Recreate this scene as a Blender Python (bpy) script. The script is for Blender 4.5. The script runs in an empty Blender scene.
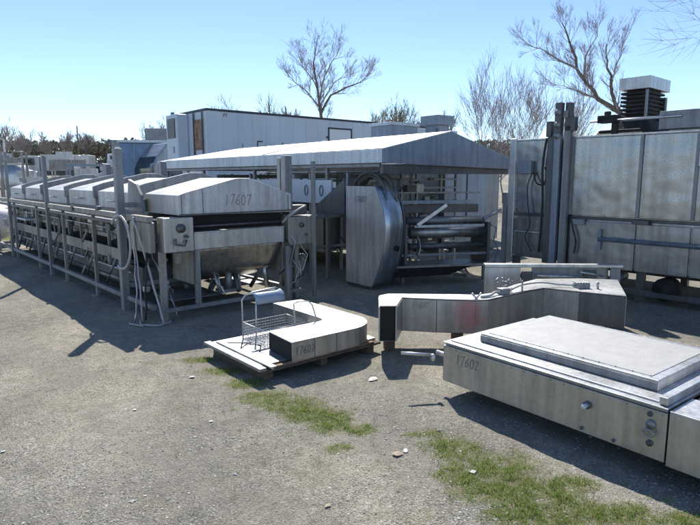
import bpy, math, random
from math import radians as R, sin, cos, pi
from mathutils import Vector, Matrix, noise
S = bpy.context.scene
COL = S.collection
random.seed(7)

# ------------------------------------------------------------------ mesh builder
class MB:
    def __init__(self): self.v = []; self.f = []; self.sm = []
    def add(self, vs, fs, M=None, smooth=False):
        n = len(self.v)
        for p in vs: self.v.append(tuple(M @ Vector(p)) if M else tuple(p))
        for f in fs: self.f.append(tuple(i + n for i in f)); self.sm.append(smooth)
        return self
    def box(self, x0, x1, y0, y1, z0, z1, M=None):
        vs = [(x0,y0,z0),(x1,y0,z0),(x1,y1,z0),(x0,y1,z0),(x0,y0,z1),(x1,y0,z1),(x1,y1,z1),(x0,y1,z1)]
        return self.add(vs, [(0,3,2,1),(4,5,6,7),(0,1,5,4),(1,2,6,5),(2,3,7,6),(3,0,4,7)], M)
    def cbox(self, c, s, rot=(0,0,0)):
        M = Matrix.Translation(c) @ Matrix.Rotation(rot[2],4,'Z') @ Matrix.Rotation(rot[1],4,'Y') @ Matrix.Rotation(rot[0],4,'X')
        return self.box(-s[0]/2,s[0]/2,-s[1]/2,s[1]/2,-s[2]/2,s[2]/2,M)
    def tube(self, pts, r, n=8, cap=True):
        pts = [Vector(p) for p in pts]; rs = r if isinstance(r,(list,tuple)) else [r]*len(pts)
        vs = []; fs = []; prev = None
        for i, p in enumerate(pts):
            d = (pts[min(i+1,len(pts)-1)] - pts[max(i-1,0)])
            if d.length < 1e-9: d = Vector((0,0,1))
            d.normalize()
            if prev is None:
                u = d.cross(Vector((0,0,1)) if abs(d.z) < .9 else Vector((1,0,0))).normalized()
            else:
                u = prev - d * prev.dot(d)
                u = u.normalized() if u.length > 1e-6 else d.orthogonal().normalized()
            prev = u; w = d.cross(u)
            for k in range(n):
                a = 2*pi*k/n; vs.append(p + (u*cos(a) + w*sin(a)) * rs[i])
        for i in range(len(pts)-1):
            for k in range(n):
                a = i*n+k; b = i*n+(k+1)%n; fs.append((a, b, b+n, a+n))
        if cap: fs.append(tuple(reversed(range(n)))); fs.append(tuple(range((len(pts)-1)*n, len(pts)*n)))
        return self.add(vs, fs, smooth=n > 5)
    def prism(self, poly, h0, h1, axis='z'):
        # polygon in the plane across axis, extruded from h0 to h1
        def P(a, b, h): return (a,b,h) if axis=='z' else ((a,h,b) if axis=='y' else (h,a,b))
        n = len(poly)
        vs = [P(a,b,h0) for a,b in poly] + [P(a,b,h1) for a,b in poly]
        fs = [tuple(reversed(range(n))), tuple(range(n,2*n))] + [(i,(i+1)%n,(i+1)%n+n,i+n) for i in range(n)]
        return self.add(vs, fs)
    def sheet(self, rows, smooth=True):
        n = len(rows[0]); vs = [p for r in rows for p in r]
        fs = [(i*n+j, i*n+j+1, (i+1)*n+j+1, (i+1)*n+j) for i in range(len(rows)-1) for j in range(n-1)]
        return self.add(vs, fs, smooth=smooth)
    def build(self, name, mat, parent=None, bevel=0, solid=0, fix=True):
        me = bpy.data.meshes.new(name); me.from_pydata(self.v, [], self.f); me.update()
        me.polygons.foreach_set('use_smooth', self.sm)
        o = bpy.data.objects.new(name, me); COL.objects.link(o)
        me.materials.append(mat)
        if parent: o.parent = parent
        if fix:
            import bmesh
            b = bmesh.new(); b.from_mesh(me); bmesh.ops.recalc_face_normals(b, faces=b.faces); b.to_mesh(me); b.free()
        if solid:
            m = o.modifiers.new('s','SOLIDIFY'); m.thickness = solid; m.offset = 0
        if bevel:
            m = o.modifiers.new('b','BEVEL'); m.width = bevel; m.segments = 2; m.limit_method = 'ANGLE'; m.angle_limit = R(35)
        return o
def part(name, mat, parent, *boxes, bevel=.004, label=None):
    m = MB()
    for b in boxes: m.box(*b)
    o = m.build(name, mat, parent, bevel)
    if label: o['label'] = label
    return o
def tag(o, label=None, cat=None, group=None, kind=None):
    if label: o['label'] = label
    if cat: o['category'] = cat
    if group: o['group'] = group
    if kind: o['kind'] = kind
    return o
def thing(name, label, cat, loc=(0,0,0), deg=0, group=None):
    o = bpy.data.objects.new(name, None); COL.objects.link(o); o.empty_display_size = .2
    o.location = loc; o.rotation_euler = (0,0,R(deg)); return tag(o, label, cat, group)

# ------------------------------------------------------------------ materials
class NT:
    def __init__(self, name):
        self.m = bpy.data.materials.new(name); self.m.use_nodes = True
        self.t = self.m.node_tree; self.b = self.t.nodes['Principled BSDF']
        self.tc = self.t.nodes.new('ShaderNodeTexCoord')
    def n(self, kind, **kw):
        o = self.t.nodes.new('ShaderNode'+kind)
        for k, v in kw.items():
            if k in o.inputs: o.inputs[k].default_value = v
            else: setattr(o, k, v)
        return o
    def l(self, a, b): self.t.links.new(a, b)
    def noise(self, scale, detail=4, vec=None, stretch=None, rough=.55):
        o = self.n('TexNoise', Scale=scale, Detail=detail, Roughness=rough)
        src = vec or self.tc.outputs['Object']
        if stretch:
            mp = self.n('Mapping'); mp.inputs['Scale'].default_value = stretch; self.l(src, mp.inputs['Vector']); src = mp.outputs['Vector']
        self.l(src, o.inputs['Vector']); return o.outputs['Fac']
    def ramp(self, fac, stops):
        r = self.n('ValToRGB'); e = r.color_ramp.elements
        while len(e) < len(stops): e.new(.5)
        for i, (p, c) in enumerate(stops):
            e[i].position = p; e[i].color = (c if len(c) == 4 else (*c, 1)) if isinstance(c, tuple) else (c, c, c, 1)
        self.l(fac, r.inputs['Fac']); return r.outputs['Color']
    def mix(self, f, a, b, mode='MIX'):
        x = self.n('Mix'); x.data_type = 'RGBA'; x.blend_type = mode
        for s, v in ((x.inputs[0], f), (x.inputs[6], a), (x.inputs[7], b)):
            if hasattr(v, 'links') or hasattr(v, 'is_linked'): self.l(v, s)
            else: s.default_value = v if not isinstance(v, tuple) else (*v, 1)[:4]
        return x.outputs[2]
    def bump(self, h, strength, dist, prev=None):
        b = self.n('Bump', Strength=strength, Distance=dist); self.l(h, b.inputs['Height'])
        if prev: self.l(prev, b.inputs['Normal'])
        return b.outputs['Normal']

def steel(name, base=.55, tint=(1,1.0,1.0), rough=.36, metal=1.0, dent=.25, dirt=.35, dirtcol=(.16,.13,.10), scale=1.0, streak=True, mott=.5):
    k = NT(name); b = k.b
    c = tuple(base*t for t in tint)
    n1 = k.noise(1.7*scale, 5)
    n2 = k.noise(9*scale, 6, stretch=(1,1,.18) if streak else None)
    n3 = k.noise(60*scale, 3)
    var = k.mix(k.ramp(n1, [(.3,0.0),(.7,1.0)]), tuple(x*.8 for x in c), tuple(min(1,x*1.12) for x in c))
    d = k.ramp(n2, [(.50,0.0),(.72,1.0)])
    dm = k.n('Math', operation='MULTIPLY'); k.l(d, dm.inputs[0]); dm.inputs[1].default_value = dirt
    if metal > .3:
        mt = k.noise(26*scale, 7, rough=.7); var = k.mix(1.0, var, k.ramp(mt, [(.32,1-.26*mott),(.5,1.0),(.68,1+.18*mott)]), 'MULTIPLY')
        sk = k.noise(5*scale, 5, stretch=(3,3,.12)); var = k.mix(1.0, var, k.ramp(sk, [(.35,.82),(.6,1.05)]), 'MULTIPLY')
    col = k.mix(dm.outputs[0], var, dirtcol)
    k.l(col, b.inputs['Base Color'])
    mm = k.n('Math', operation='MULTIPLY_ADD'); k.l(dm.outputs[0], mm.inputs[0]); mm.inputs[1].default_value = -metal*.8; mm.inputs[2].default_value = metal
    k.l(mm.outputs[0], b.inputs['Metallic'])
    rr = k.n('Math', operation='MULTIPLY_ADD'); k.l(n3, rr.inputs[0]); rr.inputs[1].default_value = .22; rr.inputs[2].default_value = rough-.11
    r2 = k.n('Math', operation='MULTIPLY_ADD'); k.l(n1, r2.inputs[0]); r2.inputs[1].default_value = .12; k.l(rr.outputs[0], r2.inputs[2])
    k.l(r2.outputs[0], b.inputs['Roughness'])
    nn = k.bump(k.noise(2.4*scale, 2), dent, .03)
    nn = k.bump(n3, .12, .002, nn)
    k.l(nn, b.inputs['Normal'])
    return k.m
def plain(name, col, rough=.6, metal=0, var=.25, scale=6, bump=.15, bd=.004, stretch=None):
    k = NT(name); n = k.noise(scale, 6, stretch=stretch)
    c = k.mix(k.ramp(n, [(.3,0.0),(.7,1.0)]), tuple(x*(1-var) for x in col), tuple(min(1,x*(1+var)) for x in col))
    k.l(c, k.b.inputs['Base Color']); k.b.inputs['Roughness'].default_value = rough; k.b.inputs['Metallic'].default_value = metal
    k.l(k.bump(k.noise(scale*6, 4, stretch=stretch), bump, bd), k.b.inputs['Normal'])
    return k.m
def island(name, stops, rough=.8, bump=0, trans=0):
    k = NT(name); g = k.n('NewGeometry'); rc = k.ramp(g.outputs['Random Per Island'], stops)
    k.l(rc, k.b.inputs['Base Color'])
    if trans:
        tb_ = k.n('BsdfTranslucent'); k.l(rc, tb_.inputs['Color']); mx = k.n('MixShader'); mx.inputs[0].default_value = trans
        k.l(k.b.outputs[0], mx.inputs[1]); k.l(tb_.outputs[0], mx.inputs[2]); k.l(mx.outputs[0], k.t.nodes['Material Output'].inputs['Surface'])
    k.b.inputs['Roughness'].default_value = rough
    k.b.inputs['Specular IOR Level'].default_value = .25
    return k.m

M = {}
M['steel']   = steel('stainless_steel', .47, (1,.99,.96), .36, .92, .22, .35)
M['steelb']  = steel('stainless_bright', .62, (1,1,.99), .36, .9, .15, .15)
M['oven']    = steel('oven_panel_steel', .40, (.96,.99,1.04), .20, 1.0, .75, .10, scale=.7, mott=.10)
M['ovenlow'] = steel('oven_lower_steel', .36, (.98,1,1.03), .30, .95, .6, .25, mott=.2)
M['galv']    = steel('galvanised_post', .33, (.97,1,1.02), .5, .7, .1, .35)
M['beige']   = steel('dull_beige_steel', .36, (1,.95,.86), .5, .5, .2, .8, (.15,.10,.06))
M['hood']    = steel('hood_steel', .62, (1,.985,.95), .44, .45, .3, .3, (.2,.17,.13))
M['plate']   = steel('pale_plate_steel', .56, (1,1,.98), .46, .6, .15, .3)
M['nose']    = steel('curved_nose_steel', .50, (.9,.98,1.08), .30, .92, .2, .3)
M['roof']    = steel('canopy_sheet', .58, (.94,1,1.08), .42, .72, .08, .1, (.3,.32,.35))
M['bronze']  = steel('heat_stained_steel', .46, (1,.95,.86), .28, .95, .6, .5, (.12,.08,.04), scale=1.5)
M['dkmetal'] = steel('dark_machine_metal', .15, (1,1,1.02), .45, .6, .1, .3, (.08,.06,.045))
M['belt']    = plain('grey_belt', (.42,.415,.40), .6, .3, .08, 12, .4, .003)
M['black']   = plain('black_opening', (.012,.012,.012), .8, 0, .3, 8, .1)  # near-black, mostly standing in for shade inside openings and recesses
M['rubber']  = plain('black_rubber', (.02,.02,.02), .6, 0, .3, 8, .1)
M['sooty']   = plain('sooty_iron', (.035,.032,.03), .75, .3, .5, 7, .5, .02)
M['hose']    = plain('pale_hose', (.45,.44,.42), .45, 0, .15, 8, .1)
M['blue']    = plain('faded_blue_paint', (.15,.23,.36), .45, .1, .2, 3, .1)
M['bluesteel'] = steel('blue_grey_sheet', .34, (.84,.97,1.14), .45, .5, .15, .3, (.25,.25,.28))
M['trailer'] = plain('trailer_white_paint', (.55,.60,.66), .42, 0, .09, 1.2, .05, .01, (1,1,.35))
M['trim']    = plain('dark_trim', (.05,.05,.06), .5, .4)
M['rust']    = plain('rusty_panel', (.30,.19,.13), .8, .1, .55, 5, .4, .01)
M['wood']    = plain('weathered_pallet_wood', (.12,.09,.065), .85, 0, .45, 9, .6, .01, (1,8,8))
M['marker']  = plain('black_marker_ink', (.22,.215,.205), .5, .4)
M['faint'] = plain('faded_marker_ink', (.27,.26,.25), .5, .5)
M['redink']  = plain('faded_red_paint', (.42,.17,.17), .7)
M['white']   = plain('white_plastic', (.62,.63,.64), .5, 0, .08)
M['paper']   = plain('paper_scrap', (.72,.68,.60), .8, 0, .12, 20)
M['card']    = plain('brown_cardboard', (.42,.33,.23), .85, 0, .2, 20)
M['yellow']  = plain('yellow_cap', (.55,.50,.10), .5)
M['glass']   = plain('dark_window', (.02,.025,.03), .1, 0, .2)
M['bark']    = plain('grey_bark', (.17,.14,.12), .9, 0, .3, 12, .6, .02)
M['twig']    = plain('pale_twig', (.36,.31,.29), .9, 0, .25, 4)
M['budtwig'] = plain('budding_twig', (.26,.23,.13), .9, 0, .25, 4)
M['carred']  = plain('dark_car_paint', (.06,.06,.08), .3, .3, .1)
M['carwhite']= plain('white_car_paint', (.70,.71,.72), .3, 0, .05)
M['wire']    = steel('bright_wire', .6, (1,1,1), .35, .9, 0, .1)
M['fanblue'] = plain('pale_blue_enamel', (.30,.37,.47), .4, .2, .15, 5)

# red overspray blended into the duct's steel
def sprayed():
    m = steel('duct_steel_red_spray', .44, (1,.985,.96), .42, .9, .25, .4)
    k = m.node_tree; b = k.nodes['Principled BSDF']
    src = b.inputs['Base Color'].links[0].from_socket
    tc = k.nodes.new('ShaderNodeTexCoord'); mp = k.nodes.new('ShaderNodeMapping')
    mp.inputs['Location'].default_value = (-1.16, -5.52, -.36); mp.inputs['Scale'].default_value = (1,1,1)
    mp.vector_type = 'POINT'; k.links.new(tc.outputs['Object'], mp.inputs['Vector'])
    sc = k.nodes.new('ShaderNodeVectorMath'); sc.operation = 'MULTIPLY'; sc.inputs[1].default_value = (6.0, 1.2, 4.6)
    k.links.new(mp.outputs[0], sc.inputs[0])
    ln = k.nodes.new('ShaderNodeVectorMath'); ln.operation = 'LENGTH'; k.links.new(sc.outputs[0], ln.inputs[0])
    nz = k.nodes.new('ShaderNodeTexNoise'); nz.inputs['Scale'].default_value = 14; k.links.new(tc.outputs['Object'], nz.inputs['Vector'])
    ad = k.nodes.new('ShaderNodeMath'); ad.operation = 'ADD'; k.links.new(ln.outputs['Value'], ad.inputs[0]); k.links.new(nz.outputs['Fac'], ad.inputs[1])
    rp = k.nodes.new('ShaderNodeValToRGB'); rp.color_ramp.elements[0].position = .55; rp.color_ramp.elements[0].color = (.55,.55,.55,1)
    rp.color_ramp.elements[1].position = 1.0; rp.color_ramp.elements[1].color = (0,0,0,1)
    rp2 = k.nodes.new('ShaderNodeMath'); rp2.operation = 'MULTIPLY'; rp2.inputs[1].default_value = .62
    k.links.new(ad.outputs[0], rp2.inputs[0]); k.links.new(rp2.outputs[0], rp.inputs['Fac'])
    mx = k.nodes.new('ShaderNodeMix'); mx.data_type = 'RGBA'; k.links.new(rp.outputs['Color'], mx.inputs[0])
    k.links.new(src, mx.inputs[6]); mx.inputs[7].default_value = (.50,.16,.17,1); k.links.new(mx.outputs[2], b.inputs['Base Color'])
    return m
M['spray'] = sprayed()

# ------------------------------------------------------------------ handwriting
GL = {'1':[[(.3,1),(.3,0)]], '7':[[(.02,.95),(.55,1),(.2,0)]],
 '6':[[(.5,1),(.15,.65),(.03,.3),(.15,.03),(.4,.02),(.52,.25),(.38,.47),(.1,.4)]],
 '0':[[(.28,1),(.06,.8),(.02,.4),(.15,.05),(.38,.02),(.54,.35),(.5,.8),(.28,1)]],
 '2':[[(.03,.8),(.2,1),(.45,.95),(.48,.7),(.05,.03),(.55,.05)]],
 'F':[[(.05,0),(.05,1),(.6,1)],[(.05,.52),(.5,.52)]], 'r':[[(.05,0),(.05,.6)],[(.05,.4),(.25,.6),(.4,.6)]],
 'e':[[(.05,.32),(.45,.34),(.4,.58),(.2,.62),(.03,.35),(.15,.03),(.45,.06)]],
 's':[[(.42,.56),(.15,.6),(.08,.42),(.38,.24),(.36,.04),(.05,.03)]],
 'h':[[(.05,0),(.05,1)],[(.05,.45),(.3,.6),(.42,.45),(.42,0)]],
 'L':[[(.05,1),(.05,0),(.5,0)]],'o':[[(.25,.6),(.05,.4),(.08,.08),(.3,.0),(.45,.2),(.42,.5),(.25,.6)]]}
def writing(text, parent, o, right, up, h, w=.012, mat='marker', out=None, rnd=3):
    rr = random.Random(rnd); m = MB(); o = Vector(o); right = Vector(right).normalized(); up = Vector(up).normalized()
    n = right.cross(up) if out is None else Vector(out); x = 0
    for ch in text:
        for st in GL.get(ch, []):
            j = rr.uniform(-.05,.05)
            P = [o + right*((x+a+b*.12)*h*.8) + up*((b+j)*h) + n*.0025 for a, b in st]
            for p, q in zip(P, P[1:]):
                d = (q-p).normalized(); s = n.cross(d).normalized()*w/2; p = p-d*w*.3; q = q+d*w*.3
                m.add([p-s, q-s, q+s, p+s], [(0,1,2,3)])
        x += .78
    return m.build('marking', M[mat], parent, fix=False)

# ------------------------------------------------------------------ camera, world, sun
cam = bpy.data.cameras.new('camera'); co = bpy.data.objects.new('camera', cam); COL.objects.link(co)
co.location = (0,0,1.75); co.rotation_euler = (R(90-8.605),0,0)
cam.sensor_width = 36; cam.lens = 565/700*36; cam.clip_end = 2000; cam.clip_start = .05
S.camera = co
W = bpy.data.worlds.new('World'); S.world = W; W.use_nodes = True
wn = W.node_tree; bg = wn.nodes['Background']
sky = wn.nodes.new('ShaderNodeTexSky'); sky.sky_type = 'NISHITA'; sky.sun_disc = False
SUN_EL, SUN_AZ = 47, -7      # azimuth: degrees from +Y towards +X
sky.sun_elevation = R(SUN_EL); sky.sun_rotation = R(SUN_AZ); sky.altitude = 600
sky.air_density = .75; sky.dust_density = 0.0; sky.ozone_density = 2.1
wn.links.new(sky.outputs[0], bg.inputs['Color']); bg.inputs['Strength'].default_value = .102
sl = bpy.data.lights.new('sun','SUN'); sl.energy = 3.25; sl.angle = R(.53); sl.color = (1,.955,.88)
so = bpy.data.objects.new('sun', sl); COL.objects.link(so); so.location = (0,0,30)
d = Vector((sin(R(SUN_AZ))*cos(R(SUN_EL)), cos(R(SUN_AZ))*cos(R(SUN_EL)), sin(R(SUN_EL))))
so.rotation_euler = d.to_track_quat('Z','Y').to_euler()
S.view_settings.view_transform = 'Standard'; S.view_settings.look = 'None'; S.view_settings.gamma = 1; S.view_settings.exposure = 0.95

# ------------------------------------------------------------------ ground
PATCH = [(-1.45,5.25,.22,.10),(-1.15,4.95,.24,.12),(-.90,4.62,.20,.16),(-.66,4.30,.24,.20),(-.40,4.12,.26,.20),(-.15,3.86,.22,.20),(.06,3.74,.16,.10),
         (-.06,3.46,.10,.08),(-.25,3.95,.3,.12),(.50,3.66,.16,.08),(.66,3.46,.24,.18),(.86,3.2,.34,.24),(.80,2.96,.26,.2),(1.02,2.92,.30,.24),(1.10,2.72,.4,.16),(1.42,2.72,.22,.14),(.62,3.1,.14,.14),(1.70,2.66,.16,.10),(.85,2.7,.2,.1),(1.25,3.0,.2,.12)]
BARE = [(.98,3.45,.25,.12)]
def grass_amt(x, y):
    g = 0
    for cx, cy, rx, ry in PATCH:
        q = ((x-cx)/rx)**2 + ((y-cy)/ry)**2
        g = max(g, 1.15 - q*.8)
    g += noise.noise(Vector((x*5, y*5, 3)))*.55 + noise.noise(Vector((x*16, y*16, 7)))*.4
    # grassy fringe by the far end of the left line
    q = ((x+11)/2.6)**2 + ((y-16.8)/2.2)**2
    g = max(g, 1 - q*.7 + noise.noise(Vector((x*2, y*2, 5)))*.7)
    return max(0, min(1, g))
def gh(x, y):
    if y > 22: return min(4.0, .0012*(y-22)**1.9 if y < 60 else .0012*38**1.9 + (y-60)*.06) if False else min(4.2, .055*max(0, y-25))
    f = max(0, min(1, (16-y)/4)) * max(0, min(1, (9-abs(x))/2))
    return f*(noise.noise(Vector((x*.9,y*.9,0)))*.018 + noise.noise(Vector((x*4,y*4,1)))*.006 + noise.noise(Vector((x*14,y*14,2)))*.004)
def axis(a, b, step, far, g=1.25):
    r = [a + i*step for i in range(int(round((b-a)/step))+1)]
    s = step; lo = a; L = []
    while lo > -far: s *= g; lo -= s; L.append(lo)
    s = step; hi = b; Hh = []
    while hi < far: s *= g; hi += s; Hh.append(hi)
    return L[::-1] + r + Hh
xs = axis(-5, 5.2, .045, 700); ys = axis(2.2, 10, .045, 700)
gm = MB(); nx = len(xs)
gm.v = [(x, y, gh(x,y)) for y in ys for x in xs]
gm.f = [(j*nx+i, j*nx+i+1, (j+1)*nx+i+1, (j+1)*nx+i) for j in range(len(ys)-1) for i in range(nx-1)]
gm.sm = [True]*len(gm.f)
def ground_mat():
    k = NT('gravel_ground'); o = k.tc.outputs['Object']
    big = k.noise(.55, 5, o, rough=.6); mid = k.noise(3.2, 6, o); fine = k.noise(38, 8, o, rough=.75)
    vo = k.n('TexVoronoi', Scale=105.0); k.l(o, vo.inputs['Vector'])
    v2 = k.n('TexVoronoi', Scale=240.0); k.l(o, v2.inputs['Vector'])
    c1 = k.ramp(vo.outputs['Color'], [(.0,(.15,.142,.12)),(.4,(.30,.287,.25)),(.75,(.43,.413,.36)),(1,(.58,.56,.50))])
    sand = k.ramp(fine, [(.3,(.22,.203,.168)),(.7,(.42,.388,.325))])
    f1 = k.ramp(mid, [(.38,.35),(.62,.9)])
    base = k.mix(f1, sand, c1)
    tone = k.ramp(big, [(.35,(.80,.80,.82)),(.5,(1.0,.99,.97)),(.68,(1.22,1.16,1.05))])
    base = k.mix(1.0, base, tone, 'MULTIPLY'); base = k.mix(1.0, base, (1.24,1.23,1.19), 'MULTIPLY'); base = k.mix(1.0, base, k.ramp(k.noise(9, 6, o, rough=.7), [(.36,.80),(.5,1.0),(.66,1.14)]), 'MULTIPLY')
    st = k.noise(1.4, 5, o, (1.0,.35,1)); base = k.mix(1.0, base, k.ramp(st, [(.42,.84),(.6,1.06)]), 'MULTIPLY')
    # old tyre tracks: curved bands of packed fines
    wv = k.n('TexWave', Scale=.42, Distortion=2.2, Detail=3.0); wv.wave_type = 'BANDS'; wv.bands_direction = 'DIAGONAL'; k.l(o, wv.inputs['Vector']); wv.inputs['Detail Scale'].default_value = .8
    brk = k.noise(2.2, 5, o)
    tf = k.n('Math', operation='MULTIPLY'); k.l(k.ramp(wv.outputs['Fac'], [(.62,0.0),(.8,1.0)]), tf.inputs[0]); k.l(k.ramp(brk, [(.42,0.0),(.6,.7)]), tf.inputs[1])
    base = k.mix(tf.outputs[0], base, k.ramp(fine, [(.3,(.25,.232,.195)),(.7,(.43,.40,.335))]))
    cr_ = k.n('TexVoronoi', Scale=.55); cr_.feature = 'DISTANCE_TO_EDGE'; dv = k.n('VectorMath', operation='ADD'); k.l(o, dv.inputs[0]); nzz = k.n('TexNoise', Scale=2.5, Detail=6.0); k.l(o, nzz.inputs['Vector']); k.l(nzz.outputs['Color'], dv.inputs[1]); k.l(dv.outputs[0], cr_.inputs['Vector'])
    base = k.mix(1.0, base, k.ramp(cr_.outputs['Distance'], [(.0,.86),(.012,1.0)]), 'MULTIPLY')
    a = k.n('Attribute', attribute_name='grass')
    soil = k.mix(k.ramp(fine,[(.35,0.0),(.65,1.0)]), (.19,.185,.09), (.32,.30,.17))
    gf = k.ramp(a.outputs['Fac'], [(.2,0.0),(.9,.85)])
    col = k.mix(gf, base, soil)
    k.l(col, k.b.inputs['Base Color']); k.b.inputs['Roughness'].default_value = .95; k.b.inputs['Specular IOR Level'].default_value = .2
    nn = k.bump(vo.outputs['Distance'], .9, .016); nn = k.bump(v2.outputs['Distance'], .6, .006, nn); nn = k.bump(fine, .9, .012, nn)
    k.l(nn, k.b.inputs['Normal']); return k.m
go = gm.build('ground', ground_mat(), fix=False); tag(go, kind='structure')
at = go.data.attributes.new('grass','FLOAT','POINT')
at.data.foreach_set('value', [grass_amt(x,y) if (y < 22 and abs(x) < 16) else 0 for y in ys for x in xs])

# loose stones
rs = random.Random(11)
def stones(n, region, s0, s1, mb):
    for _ in range(n):
        x0, x1, y0, y1 = region
        y = y0 + (y1-y0)*rs.random()**1.5; x = rs.uniform(x0, x1)*(y/ y1) if False else rs.uniform(-.75*y-.3, .75*y+.3)
        if not (x0 < x < x1): continue
        if noise.noise(Vector((x*1.1, y*1.1, 9))) < rs.uniform(-.5,.25): continue
        s = s0 + (s1-s0)*rs.random()**3; a = rs.uniform(0,6.28); z = gh(x,y)
        e = [rs.uniform(.6,1.25) for _ in range(6)]
        px = [(e[0],0,.2),(0,e[1],.1),(-e[2],0,.15),(0,-e[3],.2),(rs.uniform(-.3,.3),rs.uniform(-.3,.3),.55*e[4]),(0,0,-.3)]
        vs = [(x+(p[0]*cos(a)-p[1]*sin(a))*s, y+(p[0]*sin(a)+p[1]*cos(a))*s, z+p[2]*s) for p in px]
        mb.add(vs, [(0,1,4),(1,2,4),(2,3,4),(3,0,4)])
sm = MB(); stones(60000, (-6,6,2.4,11), .0025, .0095, sm); stones(420, (-6,6,2.4,14), .008, .020, sm)
tag(sm.build('loose_stones', island('crushed_stone', [(0,(.17,.16,.15)),(.4,(.32,.31,.285)),(.85,(.47,.455,.42)),(1,(.62,.60,.56))]), fix=False),
    'small grey crushed stones scattered over the gravel yard', 'gravel', kind='stuff')

# grass blades
rg = random.Random(5); gb = MB()
def blade(x, y, h, w):
    a = rg.uniform(0, 6.28); l = rg.uniform(.1,.9)*h; z = gh(x,y)-.004; b = rg.uniform(0,6.28)
    dx, dy = cos(a)*w/2, sin(a)*w/2; tx, ty = cos(b)*l, sin(b)*l
    gb.add([(x-dx,y-dy,z),(x+dx,y+dy,z),(x+tx*.45+dx*.7,y+ty*.45+dy*.7,z+h*.6),(x+tx*.45-dx*.7,y+ty*.45-dy*.7,z+h*.6),(x+tx,y+ty,z+h)],[(0,1,2,3),(3,2,4)])
cnt = 0
for cx, cy, rx, ry in PATCH:
    for _ in range(int(rx*ry*95000)):
        x = rg.gauss(cx, rx*.62); y = rg.gauss(cy, ry*.62)
        if rg.random() < (grass_amt(x,y)-.15)*(.35+1.3*max(0,min(1,noise.noise(Vector((x*22,y*22,8)))*1.6+.5))): blade(x, y, rg.uniform(.005,.024)*(.5+1.1*max(0,noise.noise(Vector((x*9,y*9,4)))+.5)), rg.uniform(.002,.0045)); cnt += 1
for _ in range(5000):
    x = rg.gauss(-11,1.6); y = rg.gauss(16.8,1.4)
    if grass_amt(x,y) > .4: blade(x, y, rg.uniform(.03,.12), .012)
for _ in range(60):                         # sparse tufts along weed line
    x = rg.uniform(-1.2,2.2); y = 4.2 - (x+1.2)*.55 + rg.gauss(0,.3)
    for _ in range(14): blade(x+rg.gauss(0,.015), y+rg.gauss(0,.015), rg.uniform(.01,.03), .003)
tag(gb.build('grass', island('grass_blades', [(0,(.15,.22,.045)),(.5,(.24,.33,.08)),(.75,(.32,.39,.12)),(1,(.52,.46,.27))], .7, trans=.45), fix=False),
    'short green grass and weeds growing in patches through the gravel', 'grass', kind='stuff')

# ------------------------------------------------------------------ LEFT LINE
def disc(mb, c, axis, r, h, n=14):
    c = Vector(c); a = Vector(axis).normalized(); mb.tube([c, c+a*h], r, n); return mb
A = thing('conveyor_oven_line', 'long steel conveyor oven line with gabled hoods and open frame, at left', 'food machine', (-2.3,6.62,0), 41.5)
LY = [.05, 2.2, 3.75, 5.5, 7.4, 9.3]
part('side_rail', M['beige'], A, (-.035,.035,.1,9.35,1.215,1.285), label='pale upper side rail')
part('side_rail', M['galv'], A, (-.03,.03,.1,9.35,.15,.21))
part('side_rail', M['galv'], A, (1.92,1.99,.1,9.35,1.16,1.23))
part('side_rail', M['galv'], A, (1.93,1.99,.1,9.35,.15,.21))
part('end_rail', M['galv'], A, (.10,2.15,-.03,.03,.12,.17))
part('end_rail', M['galv'], A, (.04,1.92,9.29,9.35,.15,.21))
for i, y in enumerate(LY):
    w = .024 if i else .036
    part('leg', M['beige'] if i < 3 else M['galv'], A, (-w+.02*(i==0)*5,w+.02*(i==0)*5,y-w,y+w,0,1.21 if i else .86), (-.07+.1*(i==0),.07+.1*(i==0),y-.07,y+.07,0,.012))
    part('leg', M['galv'], A, (1.93,1.99,y-.03,y+.03,0,1.155), (1.89,2.03,y-.07,y+.07,0,.012))
part('leg', M['galv'], A, (.50,.56,-.02,.04,.17,.86))
part('leg', M['galv'], A, (1.84,1.90,-.05,.01,0,.80))
part('leg', M['beige'], A, (2.10,2.17,.10,.17,0,.80))
part('leg', M['galv'], A, (2.36,2.41,.0,.05,0,1.98), label='tall slim pole at the right of the near end')
for y, q_ in ((1.0,.048),(4.6,.032),(7.75,.03)):
    part('lift_column', M['galv'], A, (-.025-q_,-.025+q_,y-q_,y+q_,.0,2.11), (-.025-q_*.7,-.025+q_*.7,y-q_*.7,y+q_*.7,2.113,2.125), bevel=.008)
for y, yy in ((.38,.38),(4.6,4.6),(7.75,7.75)):
    part('lift_column', M['galv'], A, (2.0,2.12,y-.21,y-.10,0,2.05), (2.0,2.12,y-.08,y+.0,0,2.02), bevel=.008)
# cross beams tying the columns
for y in (1.0, 4.6, 7.75): part('cross_beam', M['galv'], A, (.05,1.98,y-.03,y+.03,.30,.36))
# arm from the near lift column over the hood gap
part('lift_arm', M['galv'], A, (.02,.30,.95,1.03,1.36,1.42))
part('lift_arm', M['dkmetal'], A, (.26,.31,.90,1.08,1.30,1.46))
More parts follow.
